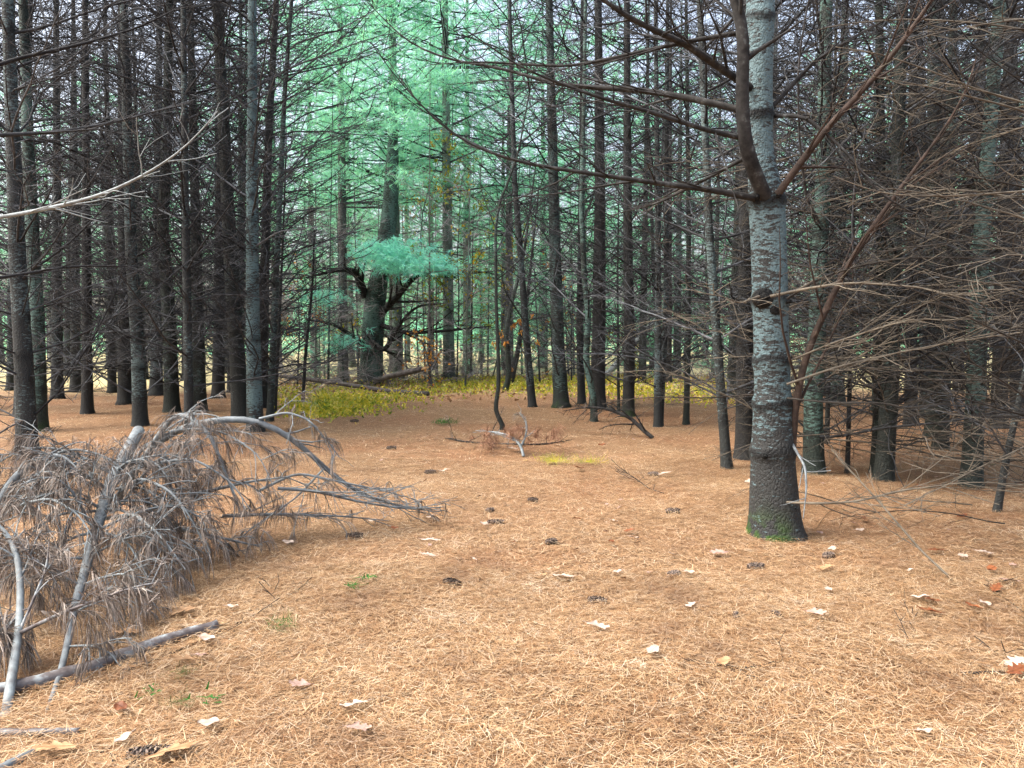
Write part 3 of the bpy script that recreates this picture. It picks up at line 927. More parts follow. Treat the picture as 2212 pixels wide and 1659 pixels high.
r = np.random.default_rng(77)
gp = [(600, 35, 2), (680, 33, 2), (760, 38, 0), (850, 34, 2), (930, 36, 0), (1010, 33, 2), (1090, 37, 0), (1170, 40, 2), (1260, 38, 2), (1350, 42, 2), (1440, 39, 2), (880, 46, 0), (720, 48, 0), (1040, 47, 1), (1140, 50, 1), (1230, 52, 0), (1400, 52, 0), (970, 27, 4), (860, 28, 4), (740, 27, 4), (1100, 30, 4)]
for (u, d, v) in gp:
    green_pine((u - CX) / F * d, d, r.uniform(.85, 1.1), v, r.uniform(0, 6.28), 'tall blue green pine with a full crown closing the end of the ride', 'green pines at the end of the ride')
for k in range(9):
    u, d = 1540 + k * 95 + r.uniform(-20, 20), r.uniform(35, 48)
    green_pine((u - CX) / F * d, d, r.uniform(.85, 1.15), 2, r.uniform(0, 6.28), 'green crowned pine glimpsed far behind the right stand', 'green pines behind the right stand')
for k in range(6):
    u, d = -120 + k * 115 + r.uniform(-20, 20), r.uniform(38, 50)
    green_pine((u - CX) / F * d, d, r.uniform(.8, 1.0), 2, r.uniform(0, 6.28), 'green crowned pine glimpsed far behind the left stand', 'green pines behind the left stand')
# small green pines low in the brush
for (u, d, s) in [(1560, 27, .3), (1180, 30, .33), (1390, 29, .3), (690, 27, .22), (1040, 31, .3), (1290, 33, .4), (1480, 31, .36)]:
    green_pine((u - CX) / F * d, d, s, 3, r.uniform(0, 6.28), 'small bushy young green pine low among the bare stems', 'small green pines in the brush')


def leafy(label, u, d, H, Rr, mat, n, seed, stem=.03, lw=.07, z0=.25):
    r = np.random.default_rng(seed)
    x = (u - CX) / F * d
    t = link('young_broadleaf_tree', None, None, (x, d, gz(x, d)))
    tag(t, label, 'tree')
    main = curve_dirs((0, 0, -.1), (r.normal(0, .12), 0, 1), H, 10, r, .08)
    mb = MB()
    ends = grow(mb, main, np.linspace(stem, .008, 10), r, nsec=22, seclen=.32, ang=52, ntw=5, twl=.5, rt=.006, t0=z0, flat=1.0)
    link('trunk', mb.mesh('trunk', M['twig']), t)
    P = np.array([e[0] for e in ends])
    D = np.array([e[1] for e in ends])
    sel = r.integers(0, len(P), n)
    pos = P[sel] - D[sel] * r.uniform(0, .5, (n, 1)) + r.normal(0, .06, (n, 3))
    lb = MB()
    lb.add(*tufts(pos, D[sel], r, 1, .10, lw, .8, .4))
    link('crown', lb.mesh('crown', M[mat], False), t)


leafy('young tree with yellow green leaves left of the crooked sapling', 985, 24, 7.5, 1, 'yellow_leaf', 500, 1)
leafy('young tree with yellow green leaves above the brush by the old pine', 905, 27, 9, 1, 'yellow_leaf', 600, 2)
leafy('bright yellow leaved young tree behind the leaning slim pine', 1060, 28, 6, 1, 'yellow_leaf', 450, 3)
leafy('small tree with orange leaves left of the old pine', 640, 24, 4.6, 1, 'orange_leaf', 170, 4)
leafy('low bush of dry orange leaves under the old pine', 935, 23, 2.0, 1, 'orange_leaf', 130, 5)
leafy('orange leaved young tree high behind the old pine', 880, 29, 8.5, 1, 'orange_leaf', 160, 6, z0=.6)
leafy('sparse orange leaved young tree between the stout trunks', 1235, 25, 4.8, 1, 'orange_leaf', 110, 7)
leafy('yellow leaved bush low behind the middle trunks', 1400, 27, 2.5, 1, 'yellow_leaf', 300, 8)

# crooked oak with orange leaves
o_, b_, P3 = pine('twisted mossy footed small oak with a few orange leaves', [(1086, 848), (1100, 822), (1098, 770), (1092, 720), (1104, 660), (1114, 620), (1130, 560)], 11, mat='bark_dark', seed=90, per=2, moss=1, H=6.5, name='oak_tree', scale=.8, keep=None)
r = np.random.default_rng(4)
lb = MB()
pos = np.array([W(u, v, b_[1] + r.uniform(-.4, .4)) - b_ for u, v in [(1080, 715), (1084, 722), (1106, 705), (1120, 690), (1112, 698), (1070, 745), (1066, 738), (1094, 738), (1098, 800), (1102, 795), (1124, 712), (1150, 680), (1158, 738), (1095, 806), (1140, 700)]])
lb.add(*tufts(pos, np.tile([0, 0, -1.0], (len(pos), 1)), r, 4, .14, .075, .5, .4))
link('leaves', lb.mesh('leaves', M['orange_leaf'], False), o_)
o_, b_, P3 = pine('dark crooked stem leaning right close behind the twisted oak', [(1100, 835), (1112, 790), (1122, 740), (1130, 690), (1140, 640)], 11, mat='bark_dark', seed=91, per=1, H=6, name='oak_tree', keep=None, depth=24.5)

# crooked sapling in the ride
S, sb, P3 = pine('crooked dark sapling with a hooked foot out in the ride', [(1084, 930), (1087, 912), (1073, 900), (1070, 876), (1077, 840), (1076, 760), (1072, 660), (1071, 560), (1070, 500), (1078, 440), (1095, 400), (1120, 330)], 8.5,
                 mat='bark_dark', seed=92, per=1.5, zlow=2.4, H=6.5, name='sapling', scale=.8, elev=(10, 50), keep=None)

# old pine with a teal bough
OD = 26.0
oroot = link('old_pine_tree', None, None, W(800, HOR + CAMH * F / OD, OD))
tag(oroot, 'huge old dark pine with a drooping blue green bough in the brush', 'tree')
ob = np.array(oroot.location)
ob[2] = gz(ob[0], ob[1])
oroot.location.z = ob[2]
pts = [np.array([0, 0, -.2])] + [W(u, v, OD) - ob for u, v in [(806, 700), (815, 620), (830, 540), (840, 480), (845, 410), (848, 330), (850, 250)]]
me, P3 = trunk_mesh(pts, [.40, .37, .33, .29, .27, .25, .2, .08], None, None, 14, M['bark'], .02, 9, .15)
link('trunk', me, oroot)
limb(oroot, ob, [(790, 640, OD), (770, 590, 25.5), (745, 580, 25), (700, 590, 24.6), (660, 600, 24.5)], [.16, .13, .10, .06, .02], 'limb', 300, nsec=14, seclen=.5, ang=50, ntw=5, twl=.6, rt=.008)
limb(oroot, ob, [(810, 690, OD), (860, 640, 25.3), (900, 590, 25), (985, 600, 24.6)], [.14, .10, .08, .03], 'limb', 301, nsec=14, seclen=.5, ang=50, ntw=5, twl=.6, rt=.008)
limb(oroot, ob, [(790, 730, OD), (830, 760, 25), (870, 690, 24.6), (900, 660, 24.4), (960, 655, 24.3)], [.12, .09, .06, .04, .02], 'limb', 302, nsec=14, seclen=.5, ang=50, ntw=5, twl=.6, rt=.008)
limb(oroot, ob, [(800, 760, OD), (770, 730, 25), (720, 700, 24.6), (660, 690, 24.4)], [.10, .07, .05, .02], 'limb', 303, nsec=14, seclen=.6, ang=50, ntw=6, twl=.6, rt=.008)
limb(oroot, ob, [(815, 700, OD), (880, 720, 25), (960, 715, 24.6), (1060, 705, 24.3)], [.10, .07, .05, .02], 'limb', 304, nsec=16, seclen=.5, ang=45, ntw=6, twl=.6, rt=.008)
r = np.random.default_rng(8)
put_branches(oroot, ob, P3, 'grey', np.arange(.3, 4.0, .28), 4, 1.0, (-35, 40), r)
bp, bd = [], []
for (u, v, su, sv, n) in [(850, 545, 40, 14, 300), (900, 565, 40, 14, 260), (810, 540, 25, 10, 120), (950, 578, 22, 8, 110), (870, 575, 40, 10, 140), (740, 735, 25, 12, 70), (690, 640, 30, 14, 90)]:
    for k in range(n):
        p = W(u + r.normal(0, su), v + r.normal(0, sv), 24.3 + r.normal(0, .7)) - ob
        bp.append(p)
        bd.append(nrm([r.normal(.3, .5), r.normal(-.2, .5), -.1]))
nm = MB()
nm.add(*tufts(np.array(bp), np.array(bd), r, 10, .2, .02, .5, .25))
link('crown', nm.mesh('crown', M['teal_needle'], False), oroot)
lm, nm = crown(900, 17, 5.5, 3.4, 30)
link('crown', nm.mesh('upper_crown', M['green_needle'], False), oroot, P3[int(len(P3) * .3)] * [1, 1, 0])

# heaps of dead grey brush closing the clearing
r = np.random.default_rng(321)
for k, (u, d, s_) in enumerate([(600, 23.5, 1), (660, 25, 1.1), (720, 24, 1), (700, 27, 1.2), (770, 25, 1), (830, 24, 1.1), (870, 26, 1.1), (920, 25, 1), (960, 27, 1.1), (1010, 26, .9), (640, 28, 1.2), (1050, 28, .9), (1130, 28, .8), (1230, 29, .8), (1420, 28, .9), (560, 26, 1.1), (1520, 26, .9)]):
    x = (u - CX) / F * d
    o = link('brush_heap', None, None, (x, d, gz(x, d)))
    tag(o, 'tangled heap of dead grey branches in the brush behind the clearing', 'brush heap', 'heaps of dead brush behind the clearing')
    for j in range(11):
        p = (r.normal(0, .5), r.normal(0, .4), r.uniform(.02, .35))
        link('branch', LIB['grey'][int(r.integers(8))], o, p, Euler((r.uniform(-3, 3), -R(r.uniform(2, 55)), r.uniform(0, 6.28))), s_ * r.uniform(.45, .95))

# far wood as one mass
r = np.random.default_rng(55)
mb = MB()
for k in range(90):
    u, d = r.uniform(-500, 2700), r.uniform(54, 90)
    x = (u - CX) / F * d
    mb.tube([(x, d, -.2), (x + r.normal(0, .2), d, 6), (x + r.normal(0, .5), d, 15)], [.17, .14, .05], 5)
tag(link('far_wood', mb.mesh('far_wood', M['bark_dark'])), 'far off wood of grey trunks closing the view', 'wood', kind='stuff')
n = 14000
d = r.uniform(53, 78, n)
x = r.uniform(-1, 1, n) * .85 * d
z = .1 + (3.0 + 1.6 * np.sin(x * .35) + 1.2 * np.sin(x * .13 + 2)) * r.random(n)
clump = np.sin(x * .9 + d) * np.sin(d * .7 - z * .8) + np.sin(z * 1.1 + x * .3)
k = clump > -.5
mb = MB()
mb.add(*tufts(np.stack([x, d, z], -1)[k], np.tile([0, 0, .5], (k.sum(), 1)), r, 3, .55, .07, .8, .1))
tag(link('far_foliage', mb.mesh('far_foliage', M['green_needle'], False)), 'far off blue green foliage massed behind the wood', 'foliage', kind='stuff')

# ------------------------------------------------------------------ low green and yellow ground cover
r = np.random.default_rng(66)
P = []
for (u, v, su, sv, n) in [(735, 880, 55, 11, 1500), (680, 870, 45, 9, 700), (700, 895, 40, 6, 300), (990, 838, 60, 5, 800), (1090, 838, 60, 5, 700), (830, 866, 60, 5, 300), (1170, 845, 60, 8, 500),
                          (1510, 850, 60, 12, 700), (1400, 850, 60, 10, 500), (890, 850, 50, 4, 300), (980, 825, 120, 4, 900), (1250, 828, 160, 5, 1200), (700, 845, 70, 8, 500), (1290, 845, 60, 8, 400), (1040, 828, 70, 4, 500)]:
    for k in range(n):
        vv = max(818, v + r.normal(0, sv))
        g = G(u + r.normal(0, su), vv)
        P.append(g + UP * abs(r.normal(.03, .06)))
mb = MB()
P = np.array(P)
mb.add(*tufts(P, np.tile([0, 0, .6], (len(P), 1)), r, 2, .07, .045, .8, 0))
tag(link('ground_cover', mb.mesh('ground_cover', M['cover'], False)), 'low yellow green leaves carpeting the clearing edge', 'ground cover', kind='stuff')
P = []
for k in range(5000):
    u, v = r.uniform(560, 1560), 812 + abs(r.normal(0, 22))
    P.append(G(u, v) + UP * abs(r.normal(.02, .04)))
mb = MB()
P = np.array(P)
mb.add(*tufts(P, np.tile([0, 0, .2], (len(P), 1)), r, 1, .11, .07, .9, 0))
tag(link('leaf_litter', mb.mesh('leaf_litter', M['tan_leaf'], False)), 'pale dry leaf litter at the back of the clearing', 'leaf litter', kind='stuff')
# ------------------------------------------------------------------ pale whips on the near right-hand pines
for (rt_, bs_, p3_) in WP:
    r = np.random.default_rng(int(bs_[1] * 100))
    put_branches(rt_, bs_, p3_, 'whip', np.arange(.3, 4.2, .16), 3.4, 1.0, (-16, 22), r, keep=lambda u, v, y: u > 1600 or y > 8)

# ------------------------------------------------------------------ dead needles hanging from fallen branches
def strands(P, D, r, K=34, L=.16, w=.0034, grav=.8, fan=.26, back=.09):
    n = len(P)
    K = int(K * .62)
    p = np.repeat(P, K, 0)
    d = np.repeat(D, K, 0)
    p = p - d * r.uniform(0, back, (n * K, 1))
    sway = np.repeat(r.normal(0, .30, (n, 3)) * [1, 1, 0], K, 0)
    d = nrm(d * .8 + r.normal(0, fan, (n * K, 3)))
    l = (r.uniform(.6, 1.15, n * K) * L / 3)[:, None]
    s = nrm(np.cross(d, r.normal(0, 1, (n * K, 3)))) * w / 2
    rows = [p - s, p + s]
    for j in range(3):
        d = nrm(d + sway * .5 + r.normal(0, .06, (n * K, 3)) - UP * grav * (.7 + .5 * j))
        p = p + d * l
        ww = (1, .85, .4)[j]
        rows += [p - s * ww, p + s * ww]
    v = np.stack(rows, 1)
    g = gz(v[..., 0], v[..., 1]) + .004
    o = (np.arange(n * K) * 8)[:, None]
    q = np.stack([o + np.array([2 * j, 2 * j + 1, 2 * j + 3, 2 * j + 2]) for j in range(3)], 1)
    return v.reshape(-1, 3), q.reshape(-1, 4)


def settle(mb, base):
    for v in mb.v:
        g = gz(v[:, 0] + base[0], v[:, 1] + base[1]) - base[2] + .003
        v[:, 2] = np.maximum(v[:, 2], g)


def dead_branch(root, base, main, rad, r, mat='blue_limb', tuft=1.0, name='branch', K=34, L=.16, tmin=0, **kw):
    mb = MB()
    ends = grow(mb, main, rad, r, **kw)
    settle(mb, base)
    o = link(name, mb.mesh(name, M[mat]), root)
    P, D = [], []
    for (p, d) in ends:
        if r.random() < tuft:
            P.append(p)
            D.append(d)
        if r.random() < tuft * .35:
            P.append(p - d * r.uniform(.1, .25))
            D.append(d)
    if P:
        nb = MB()
        nb.add(*strands(np.array(P), np.array(D), r, K, L))
        settle(nb, base)
        link('dead_needles', nb.mesh('dead_needles', M['dead_needle'], False), o)
    return o


def arch(p0, d0, L, n, r, grav, wob=.07):
    pts = [np.array(p0, float)]
    d = nrm(d0)
    for i in range(n - 1):
        d = nrm(d + r.normal(0, wob, 3) - UP * grav * (i / n))
        pts.append(pts[-1] + d * L / (n - 1))
    return np.array(pts)


r = np.random.default_rng(31)
FB = G(150, 1400)
FB[2] = gz(FB[0], FB[1])
froot = link('fallen_pine_top', None, None, FB)
tag(froot, 'heap of fallen pine top with drooping grey brown dead needles', 'fallen tree')
stem, srad = seg([(300, 930, 6.2), (262, 1000, 5.75), (238, 1045, 5.4), (216, 1116, 4.95), (197, 1183, 4.62), (177, 1256, 4.3), (157, 1323, 4.0), (147, 1389, 3.75), (127, 1466, 3.5), (83, 1589, 3.1)],
                 [.046, .046, .045, .04, .033, .028, .023, .018, .013, .006], 40, FB)
mb = MB()
mb.tube(stem, srad, 12, True)
link('stem', mb.mesh('stem', M['blue_limb']), froot)
TK = dict(nsec=9, seclen=.5, ang=40, ntw=4, twl=.2, rt=.0028, t0=.2, flat=.8, grav=.25, up=.0)
for i, t in enumerate(np.linspace(.2, .8, 8)):
    p, d = along(stem, t)
    for j in range(4):
        lat = nrm(np.cross(d, UP)) * (1 if j % 2 else -1)
        dd = nrm(d * r.uniform(-.1, .7) + lat * r.uniform(.4, 1) + UP * r.uniform(.15, .9))
        Lb = r.uniform(.55, 1.0) * (1.15 - .75 * t)
        if t > .5 and j > 1 or t > .66 and j > 0:
            continue
        main = arch(p, dd, Lb, 12, r, .42)
        dead_branch(froot, FB, main, np.linspace(.012 * (1.3 - t), .0035, 12), r, 'blue_limb', .62, K=26, **TK)
# forked grey stem standing in the heap at the frame edge
mainA, radA = seg([(10, 1562, 3.2), (24, 1470, 3.38), (40, 1370, 3.6), (45, 1290, 3.75), (42, 1220, 3.85), (25, 1165, 3.95), (-8, 1128, 4.0), (-60, 1100, 4.1)], [.021, .021, .019, .018, .016, .014, .010, .004], 30, FB)
dead_branch(froot, FB, mainA, radA, r, 'blue_limb', .8, name='branch', nsec=6, seclen=.3, ang=50, ntw=3, twl=.2, rt=.0028, t0=.45, flat=.8, grav=.2, k=12)
for pxs, rr in [([(42, 1368, 3.6), (130, 1325, 3.5), (240, 1285, 3.45), (310, 1260, 3.45), (370, 1256, 3.5)], [.011, .010, .008, .006, .003]),
                ([(40, 1370, 3.6), (70, 1300, 3.7), (100, 1230, 3.8), (106, 1170, 3.9)], [.008, .007, .006, .003]),
                ([(-60, 1360, 3.6), (0, 1368, 3.58), (40, 1370, 3.6)], [.004, .007, .009])]:
    mn, rd = seg(pxs, rr, 16, FB)
    dead_branch(froot, FB, mn, rd, r, 'log', .7, nsec=7, seclen=.35, ang=45, ntw=3, twl=.16, rt=.0028, t0=.3, flat=.8, grav=.2)

DB = G(330, 1130)
droot = link('fallen_branch', None, None, DB)
tag(droot, 'long arching fallen limb ending in a fan of bare twigs beside the heap', 'fallen branch')
for pxs, rr, tf, kw in [
    ([(240, 1105, 5.9), (300, 1000, 5.95), (350, 935, 6.0), (430, 912, 6.0), (530, 899, 6.0), (585, 915, 6.0), (640, 950, 6.05), (700, 1012, 6.15), (770, 1065, 6.3), (850, 1092, 6.5), (950, 1106, 6.9)],
     [.03, .03, .029, .028, .026, .023, .02, .016, .012, .008, .003], .0, dict(nsec=26, seclen=.22, ang=35, ntw=4, twl=.26, rt=.003, t0=.5, flat=.7, grav=.1)),
    ([(330, 960, 5.9), (370, 901, 5.85), (400, 892, 5.8), (435, 920, 5.7), (458, 945, 5.65), (478, 1000, 5.6), (500, 1055, 5.55), (520, 1110, 5.5)],
     [.022, .02, .019, .017, .015, .012, .009, .005], .9, dict(nsec=10, seclen=.35, ang=45, ntw=4, twl=.22, rt=.003, t0=.1, flat=.8, grav=.3)),
    ([(700, 1012, 6.15), (640, 1075, 6.0), (560, 1130, 5.8), (520, 1160, 5.7)], [.009, .007, .005, .003], .8, dict(nsec=9, seclen=.35, ang=45, ntw=4, twl=.2, rt=.003, t0=.1, flat=.8, grav=.3)),
    ([(560, 905, 6.0), (620, 890, 6.0), (665, 905, 6.0), (710, 955, 6.0), (735, 990, 6.0)], [.012, .010, .008, .006, .003], .75, dict(nsec=8, seclen=.3, ang=45, ntw=3, twl=.18, rt=.003, t0=.2, flat=.8, grav=.3)),
    ([(600, 1055, 5.9), (680, 1060, 6.0), (780, 1085, 6.1), (880, 1100, 6.3), (960, 1095, 6.6)], [.014, .012, .009, .006, .003], .06, dict(nsec=15, seclen=.3, ang=32, ntw=5, twl=.26, rt=.003, t0=.1, flat=.6, grav=.1)),
    ([(560, 1060, 5.9), (640, 1020, 6.0), (730, 1040, 6.1), (830, 1060, 6.3), (900, 1080, 6.5)], [.012, .010, .008, .005, .003], .1, dict(nsec=13, seclen=.3, ang=35, ntw=5, twl=.24, rt=.003, t0=.1, flat=.7, grav=.1)),
    ([(480, 1115, 5.8), (600, 1110, 5.9), (740, 1115, 6.1), (840, 1125, 6.4)], [.014, .011, .007, .003], .15, dict(nsec=13, seclen=.3, ang=35, ntw=4, twl=.22, rt=.003, t0=.1, flat=.5, grav=.1)),
    ([(330, 1110, 5.7), (430, 1065, 5.7), (540, 1040, 5.8), (620, 1030, 5.9)], [.02, .016, .011, .005], .8, dict(nsec=11, seclen=.35, ang=45, ntw=4, twl=.22, rt=.003, t0=.1, flat=.8, grav=.3)),
    ([(260, 1150, 5.4), (380, 1140, 5.4), (470, 1160, 5.4), (560, 1180, 5.5)], [.02, .016, .011, .005], .85, dict(nsec=12, seclen=.4, ang=45, ntw=4, twl=.22, rt=.003, t0=.1, flat=.9, grav=.25)),
    ([(250, 1080, 5.8), (300, 970, 5.9), (380, 925, 5.9), (480, 930, 5.8), (560, 980, 5.7), (590, 1050, 5.6)], [.014, .013, .011, .008, .006, .003], .95, dict(nsec=14, seclen=.3, ang=45, ntw=4, twl=.22, rt=.003, t0=.15, flat=.8, grav=.3)),
    ([(270, 1080, 5.6), (330, 1000, 5.5), (420, 990, 5.4), (500, 1040, 5.3), (540, 1100, 5.25)], [.014, .012, .010, .007, .003], .95, dict(nsec=14, seclen=.35, ang=45, ntw=4, twl=.22, rt=.003, t0=.15, flat=.8, grav=.3)),
    ([(230, 1090, 5.4), (300, 1030, 5.2), (370, 1060, 5.0), (420, 1130, 4.9), (450, 1200, 4.85)], [.014, .012, .010, .007, .003], .95, dict(nsec=14, seclen=.35, ang=45, ntw=4, twl=.22, rt=.003, t0=.15, flat=.8, grav=.3)),
    ([(230, 1120, 5.1), (290, 1110, 4.8), (350, 1160, 4.6), (400, 1230, 4.5)], [.013, .011, .008, .003], .95, dict(nsec=13, seclen=.4, ang=45, ntw=4, twl=.22, rt=.003, t0=.15, flat=.8, grav=.3)),
]:
    mn, rd = seg(pxs, rr, 26, DB)
    dead_branch(droot, DB, mn, rd, r, 'blue_limb', tf * .72, K=26, k=9, **kw)
EB = G(10, 1190)
eroot = link('fallen_branch', None, None, EB)
tag(eroot, 'thick pale bent bough of the heap pointing up at the left edge', 'fallen branch')
for pxs, rr, tf, kw in [
    ([(-60, 1180, 4.9), (0, 1085, 5.0), (33, 1028, 5.05), (70, 1002, 5.1), (108, 980, 5.1), (140, 985, 5.1), (165, 1010, 5.05)], [.034, .032, .030, .026, .02, .012, .004], .9, dict(nsec=11, seclen=.35, ang=50, ntw=4, twl=.2, rt=.003, t0=.35, flat=.8, grav=.3)),
    ([(-40, 1100, 5.2), (20, 1060, 5.3), (90, 990, 5.4), (160, 968, 5.4), (230, 985, 5.3), (270, 1020, 5.2)], [.014, .013, .012, .010, .007, .003], .95, dict(nsec=14, seclen=.35, ang=48, ntw=4, twl=.2, rt=.003, t0=.1, flat=.8, grav=.3)),
    ([(-40, 1150, 4.8), (40, 1090, 4.7), (110, 1075, 4.6), (170, 1110, 4.5), (200, 1160, 4.45)], [.012, .011, .009, .006, .003], .95, dict(nsec=14, seclen=.35, ang=48, ntw=4, twl=.2, rt=.003, t0=.1, flat=.8, grav=.3)),
]:
    mn, rd = seg(pxs, rr, 26, EB)
    dead_branch(eroot, EB, mn, rd, r, 'blue_limb', tf * .72, K=26, k=9, **kw)

# ------------------------------------------------------------------ logs and sticks
def stick(name, label, cat, px, rads, mat, broken=True, sub=None, seed=1, group=None):
    """px: (u, v) on the ground or (u, v, depth)"""
    w = []
    for a in px:
        w.append(W(*a) if len(a) == 3 else G(*a) + UP * max(rads) * .75)
    w = np.array(w)
    base = w[0].copy()
    base[2] = gz(base[0], base[1])
    s = np.concatenate([[0], np.cumsum(np.linalg.norm(np.diff(w, axis=0), axis=1))])
    n = max(10, len(px) * 5)
    t = np.linspace(0, s[-1], n)
    p = np.stack([np.interp(t, s, w[:, i]) for i in range(3)], -1) - base
    p[1:-1] = (p[:-2] + 2 * p[1:-1] + p[2:]) / 4
    rd = np.interp(t / s[-1], np.linspace(0, 1, len(rads)), rads)
    r = np.random.default_rng(seed)
    o = link(name, None, None, base)
    tag(o, label, cat, group)
    mb = MB()
    if sub:
        grow(mb, p, rd, r, k=8, cap=True, **sub)
        settle(mb, base)
    else:
        mb.tube(p, rd * (1 + r.normal(0, .05, n)), 12, True)
        mb.v[0] += r.normal(0, max(rads) * .03, mb.v[0].shape)
    link('stem', mb.mesh('stem', M[mat]), o)
    if broken:
        bm_ = MB()
        d = nrm(p[-1] - p[-2])
        for k in range(9):
            q = p[-1] + nrm(np.cross(d, r.normal(0, 1, 3))) * rd[-1] * r.uniform(.1, .75)
            bm_.tube([q - d * .02, q + d * r.uniform(.01, 1.8) * rd[-1], q + d * r.uniform(1.9, 3.2) * rd[-1]], [rd[-1] * .3, rd[-1] * .2, .0008], 4)
        link('splintered_end', bm_.mesh('splintered_end', M['wood']), o)
    return o


stick('log', 'peeling grey and maroon pine pole below the dead needle heap', 'log', [(-40, 1506), (30, 1488), (200, 1446), (267, 1423), (370, 1395), (470, 1372)], [.033, .033, .032, .031, .029, .027], 'log', seed=3)
stick('log', 'short broken pole at the bottom left with a splintered orange end', 'log', [(-60, 1578), (0, 1575), (100, 1573), (172, 1569)], [.019, .018, .017, .014], 'log', seed=4)
stick('log', 'stub of weathered branch in the bottom left corner', 'log', [(-40, 1672), (10, 1650), (40, 1632), (77, 1612)], [.02, .019, .017, .012], 'blue_limb', seed=5)
SK = dict(nsec=5, seclen=.25, ang=40, ntw=2, twl=.12, rt=.0022, t0=.2, flat=.8, grav=.1)
stick('twig', 'thin dark twig running along the maroon pole and past its end', 'twig', [(277, 1446), (380, 1415), (483, 1375), (560, 1338), (610, 1308), (667, 1268)], [.007, .006, .005, .004, .003, .002], 'limb', False, dict(nsec=6, seclen=.3, ang=40, ntw=2, twl=.15, rt=.002, t0=.1, flat=1), 6)
stick('twig', 'thin bare twig lying beside the oak leaf at the bottom left', 'twig', [(170, 1606), (225, 1612), (270, 1628), (318, 1660)], [.003, .004, .004, .005], 'limb', False, SK, 7)
stick('stick', 'dark lichened stick lying across the needles at lower right', 'stick', [(1475, 1441), (1540, 1447), (1600, 1453), (1640, 1448), (1707, 1422)], [.009, .008, .008, .006, .003], 'limb', False, SK, 8)
stick('stick', 'short grey stick ending at a russet leaf by the right edge', 'stick', [(2079, 1457), (2120, 1455), (2190, 1452)], [.007, .009, .010], 'limb', False, None, 9)
stick('stick', 'pale straw pole propped diagonally in the whips right of the big tree', 'stick', [(2058, 1264), (1990, 1190, 5.1), (1900, 1085, 5.3), (1795, 970, 5.6)], [0.0079, 0.0072, 0.0058, 0.0029], 'straw_twig', False, dict(nsec=8, seclen=.3, ang=35, ntw=3, twl=.25, rt=.0025, t0=.2, flat=.8), 10)
stick('twig', 'small dark forked twig standing on the needles at right', 'twig', [(1958, 1402), (1972, 1385), (1968, 1350, 4.25), (1982, 1322, 4.27)], [.005, .004, .003, .002], 'limb', False, SK, 11)
stick('twig', 'forked dark twig with russet leaves near the right edge', 'twig', [(2125, 1255), (2160, 1295), (2200, 1318), (2250, 1350)], [.006, .006, .005, .003], 'limb', False, SK, 12)
stick('twig', 'long thin dark twig running in from the right edge', 'twig', [(2260, 1425), (2200, 1412), (2150, 1408), (2105, 1404)], [.004, .004, .003, .002], 'limb', False, SK, 13)
stick('twig', 'thin bare twig lying in the needles left of the path centre', 'twig', [(630, 1350), (610, 1320), (590, 1300), (585, 1270)], [.003, .003, .002, .0015], 'limb', False, SK, 14)
stick('twig', 'thin dark twig fan on the ground in front of the mottled leaning pine', 'twig', [(1435, 1060), (1400, 1048), (1370, 1030), (1345, 1020)], [.006, .005, .004, .003], 'limb', False, dict(nsec=9, seclen=.5, ang=35, ntw=2, twl=.2, rt=.003, t0=.1, flat=.3), 15)
stick('fallen_pole', 'straight dark pole lying across the back left of the clearing', 'log', [(925, 856), (840, 846, 21), (740, 829, 22), (640, 816, 23.5), (570, 808, 25)], [.07, .068, .065, .06, .05], 'bark_log', False, None, 16)
stick('fallen_pole', 'dark broken pole tilted up behind the straight one', 'log', [(800, 826), (840, 813, 22.3), (875, 806, 22), (912, 797, 21.8)], [.07, .075, .08, .08], 'bark_log', True, None, 17)
stick('leaning_tree', 'pale dead trunk leaning between the mossy footed pine and the clearing', 'fallen tree', [(1296, 828), (1320, 800, 26), (1350, 765, 26), (1395, 715, 26), (1460, 645, 26)], [.10, .095, .09, .08, .05], 'blue_limb', False, None, 18)

# forked fallen branch in the middle of the ride
YB = G(1129, 984)
y0 = YB[1]
yroot = link('fallen_branch', None, None, YB)
tag(yroot, 'small forked fallen branch with brown needles on the ride', 'fallen branch')
for pxs, rr, tf, mt, kw in [
    ([(1131, 986, y0), (1126, 962, y0 + .1), (1104, 942, y0 + .35), (1070, 933, y0 + .5), (1027, 930, y0 + .7)], [.022, .02, .016, .011, .004], .25, 'blue_limb', dict(nsec=6, seclen=.3, ang=45, ntw=2, twl=.2, rt=.003, t0=.3)),
    ([(1126, 962, y0 + .1), (1133, 950, y0 + .2), (1139, 925, y0 + .25), (1136, 910, y0 + .25), (1120, 890, y0 + .3)], [.018, .016, .012, .008, .003], .3, 'blue_limb', dict(nsec=6, seclen=.4, ang=45, ntw=2, twl=.2, rt=.003, t0=.2)),
    ([(960, 946, 12.0), (1020, 957, 11.4), (1115, 960, 11.2), (1170, 961, 11.2), (1235, 950, 11.6)], [.006, .016, .018, .014, .004], .12, 'limb', dict(nsec=10, seclen=.25, ang=40, ntw=2, twl=.22, rt=.003, t0=.05, flat=.8)),
]:
    mn, rd = seg(pxs, rr, 18, YB)
    dead_branch(yroot, YB, mn, rd, r, mt, tf, K=26, **kw)
P = np.array([W(u + r.normal(0, 8), v + r.normal(0, 8), y0 + r.uniform(0, .8)) - YB for (u, v, n) in [(1118, 928, 8), (1105, 935, 6), (1060, 945, 8), (1160, 942, 6), (1200, 935, 7), (1050, 950, 5)] for _ in range(n)])
nb = MB()
nb.add(*strands(P, np.tile([0, 0, .6], (len(P), 1)), r, 40, .2, .006))
settle(nb, YB)
link('dead_needles', nb.mesh('dead_needles', M['russet_needle'], False), yroot)
AB = G(1407, 945)
aroot = link('fallen_branch', None, None, AB)
tag(aroot, 'arching fallen branch with drooping bare twigs among the middle trunks', 'fallen branch')
